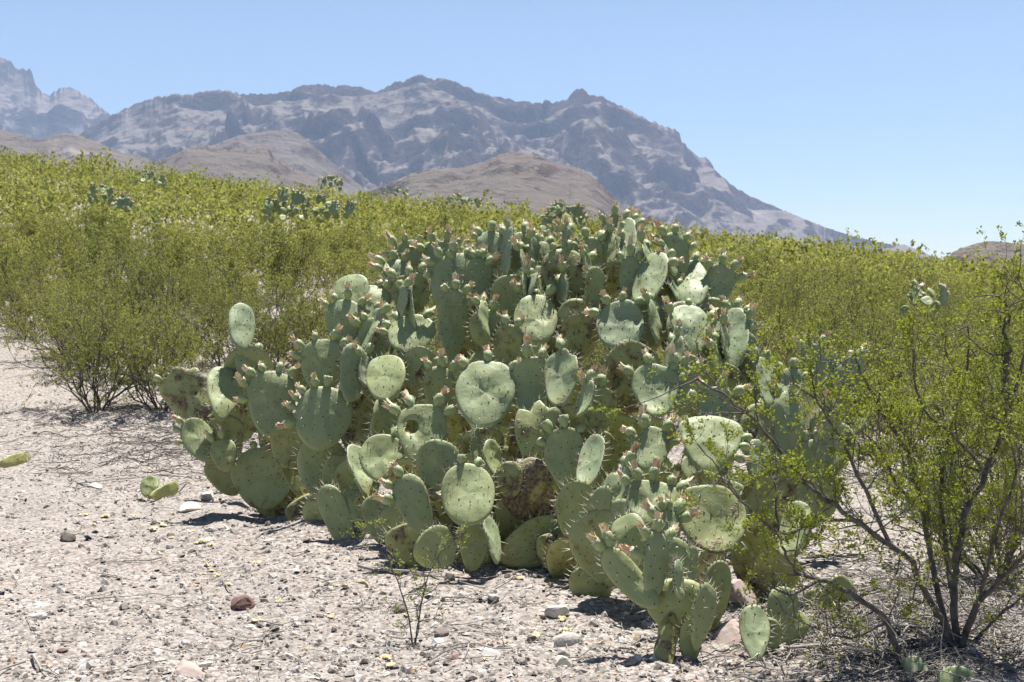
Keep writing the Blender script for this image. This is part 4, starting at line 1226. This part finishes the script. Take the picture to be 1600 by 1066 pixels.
def rock_template(sd):
    r_ = np.random.default_rng(sd)
    v = np.array([[1, 0, 0], [.5, .87, 0], [-.5, .87, 0], [-1, 0, 0], [-.5, -.87, 0], [.5, -.87, 0], [.45, .2, .7], [-.25, .5, .75], [-.3, -.4, .65]], float)
    v[:6, 2] -= .25
    v += r_.normal(size=v.shape) * .16
    f = [[0, 1, 6], [1, 7, 6], [1, 2, 7], [2, 3, 7], [3, 8, 7], [3, 4, 8], [4, 5, 8], [5, 6, 8], [5, 0, 6], [6, 7, 8]]
    return v, np.array(f)
TPL = [rock_template(s) for s in range(6)]
mb = MB()
NP = 104000
for s in range(6):
    n = NP // 6
    y = 3.9 + (13 - 3.9) * rng.random(n) ** 2.0
    x = rng.uniform(-1, 1, n) * (0.45 * y + .8)
    patch = fbm(x * 1.1, y * 1.1, 77, 3)
    keep = rng.random(n) < np.clip((patch - .25) * 3.2, .6, 1)
    x, y = x[keep], y[keep]; n = len(x)
    z = terrain(x, y)
    size = np.clip(np.exp(rng.normal(-5.20, .56, n)), .0024, .026)
    fl = rng.uniform(.25, .9, n)
    th = rng.uniform(0, 6.28, n)
    v, f = TPL[s]
    vx = v[None, :, 0] * size[:, None] * 1.15; vy = v[None, :, 1] * size[:, None] * rng.uniform(.6, 1, n)[:, None]; vz = v[None, :, 2] * (size * fl)[:, None]
    X = vx * np.cos(th)[:, None] - vy * np.sin(th)[:, None] + x[:, None]
    Y = vx * np.sin(th)[:, None] + vy * np.cos(th)[:, None] + y[:, None]
    tl = rng.normal(0, .22, n)[:, None]
    Z = vz + vx * tl + (z + size * fl * .15)[:, None]
    ff = (np.arange(n) * 9)[:, None, None] + f[None]
    mb.add(np.stack([X, Y, Z], -1).reshape(-1, 3), ff.reshape(-1, 3))
tag(link('gravel', mb.mesh('gravel', M['pebble'], smooth=False)), 'loose mixed gravel strewn over the pale soil', 'gravel', kind='stuff')

# yellow dried fruits
def dry_fruit(sd):
    mb = MB(); r_ = np.random.default_rng(sd)
    for q in range(7):
        v, f = TPL[q % 6]
        mb.add(v * r_.uniform(.003, .009) * np.array([1.3, 1, .7]) + r_.normal(size=3) * np.array([.0075, .0075, .002]) + np.array([0, 0, .006]), f)
    return mb.mesh('dry_fruit', M['yellow'])
DF = [dry_fruit(s) for s in range(5)]
for q, (px, py) in enumerate([(325, 885), (332, 893), (340, 900), (318, 897), (357, 915), (388, 948), (397, 972), (438, 940), (400, 880), (248, 866), (255, 822), (210, 807), (146, 820), (132, 805), (165, 808), (308, 850), (315, 846), (330, 853), (301, 832), (602, 1030), (610, 1042), (634, 962), (758, 1032), (793, 1006), (884, 988), (838, 996), (812, 905), (516, 920), (518, 964), (240, 828), (268, 842), (880, 968)]):
    gp = on_ground(px, py)
    o = link('dried_fruit', DF[q % 5], None, gp, (0, 0, random.uniform(0, 6.28)))
    s = random.uniform(.8, 1.35); o.scale = (s, s, s)
    tag(o, 'small crumbled yellow dried cactus fruit lying on the gravel', 'dried fruit', 'dried fruits fallen on the gravel')

# twigs
def twig_pts(p, ang, L, wig=.18, lift=0.008):
    pts = [np.array([p[0], p[1], 0.])]; a = ang
    for q in range(5):
        a += random.gauss(0, wig); pts.append(pts[-1] + np.array([math.cos(a), math.sin(a), 0]) * L / 5)
    pts = np.array(pts); pts[:, 2] = terrain(pts[:, 0], pts[:, 1]) + lift + np.abs(np.random.default_rng(int(abs(p[0] * 999))).normal(size=6)) * .008
    return pts
for px, py, ang, L, r, lab in ((50, 1030, -1.0, .35, .006, 'curved grey stick at the lower left corner'), (690, 938, .35, .22, .004, 'thin pale forked twig in the shade before the cactus'), (120, 758, .2, .4, .005, 'long thin twig on the gravel at left'), (560, 890, -.3, .4, .008, 'grey stick in the shade beneath the cactus'), (1230, 1020, .15, .7, .008, 'long bleached branch lying under the creosote bush'), (250, 705, .1, .5, .006, 'dark fallen branch beyond the broken cactus pad')):
    gp = on_ground(px, py)
    mb = MB(); pts = twig_pts(gp, ang, L)
    tube(mb, pts, np.linspace(r, r * .4, 6), 6)
    k_ = pts[3]; tube(mb, twig_pts(k_, ang + .6, L * .35), np.linspace(r * .5, r * .2, 6), 5)
    tag(link('fallen_twig', mb.mesh('fallen_twig', M['pale_wood'])), lab, 'twig')
mb = MB()
for q in range(1500):
    z_ = random.random()
    if z_ < .62: px, py = random.gauss(1410, 130), random.gauss(985, 60)
    elif z_ < .8: px, py = random.gauss(220, 130), random.gauss(690, 28)
    else: px, py = random.uniform(0, 1150), random.uniform(700, 1066)
    if py < 640 or py > 1120: continue
    d = 1.4 * FPX / (py - 400); x, y = (px - 800) / FPX * d, d
    tube(mb, twig_pts((x, y), random.uniform(0, 6.28), random.uniform(.05, .32), .3), np.linspace(1, .4, 6) * random.uniform(.0012, .0038), 4)
tag(link('twig_litter', mb.mesh('twig_litter', M['pale_wood'])), 'litter of thin bleached twigs under the bushes', 'litter', kind='stuff')

mb = MB()
for q in range(1300):
    if q % 2: px, py = random.gauss(1420, 120), random.gauss(985, 55)
    else: px, py = random.gauss(240, 110), random.gauss(700, 26)
    if py < 640 or py > 1120 or (q % 2 == 0 and px > 480): continue
    d = CAMZ * FPX / (py - 400); x, y = (px - 800) / FPX * d, d
    tube(mb, twig_pts((x, y), random.uniform(0, 6.28), random.uniform(.03, .26), .35), np.linspace(1, .4, 6) * random.uniform(.0014, .0045), 4)
tag(link('dark_twig_litter', mb.mesh('dark_twig_litter', M['bark'])), 'dark broken twigs and bark scraps under the bushes', 'litter', kind='stuff')

# ------------------------------------------------------------------ haze
hm = bpy.data.materials.new('haze'); hm.use_nodes = True
hn = hm.node_tree
for n_ in list(hn.nodes):
    if n_.type != 'OUTPUT_MATERIAL': hn.nodes.remove(n_)
pv = hn.nodes.new('ShaderNodeVolumePrincipled')
pv.inputs['Color'].default_value = (0.52, 0.70, 1.0, 1)
pv.inputs['Density'].default_value = 6.3e-5
hn.links.new(pv.outputs[0], hn.nodes['Material Output'].inputs['Volume'])
mb = MB()
x0, x1, y0, y1, z0, z1 = -9500, 9500, -60, 9600, -60, 1500
mb.add([(x0, y0, z0), (x1, y0, z0), (x1, y1, z0), (x0, y1, z0), (x0, y0, z1), (x1, y0, z1), (x1, y1, z1), (x0, y1, z1)], [[0, 3, 2, 1], [4, 5, 6, 7], [0, 1, 5, 4], [1, 2, 6, 5], [2, 3, 7, 6], [3, 0, 4, 7]])
tag(link('haze', mb.mesh('haze', hm, smooth=False)), 'thin blue haze between here and the mountains', 'haze', kind='stuff')
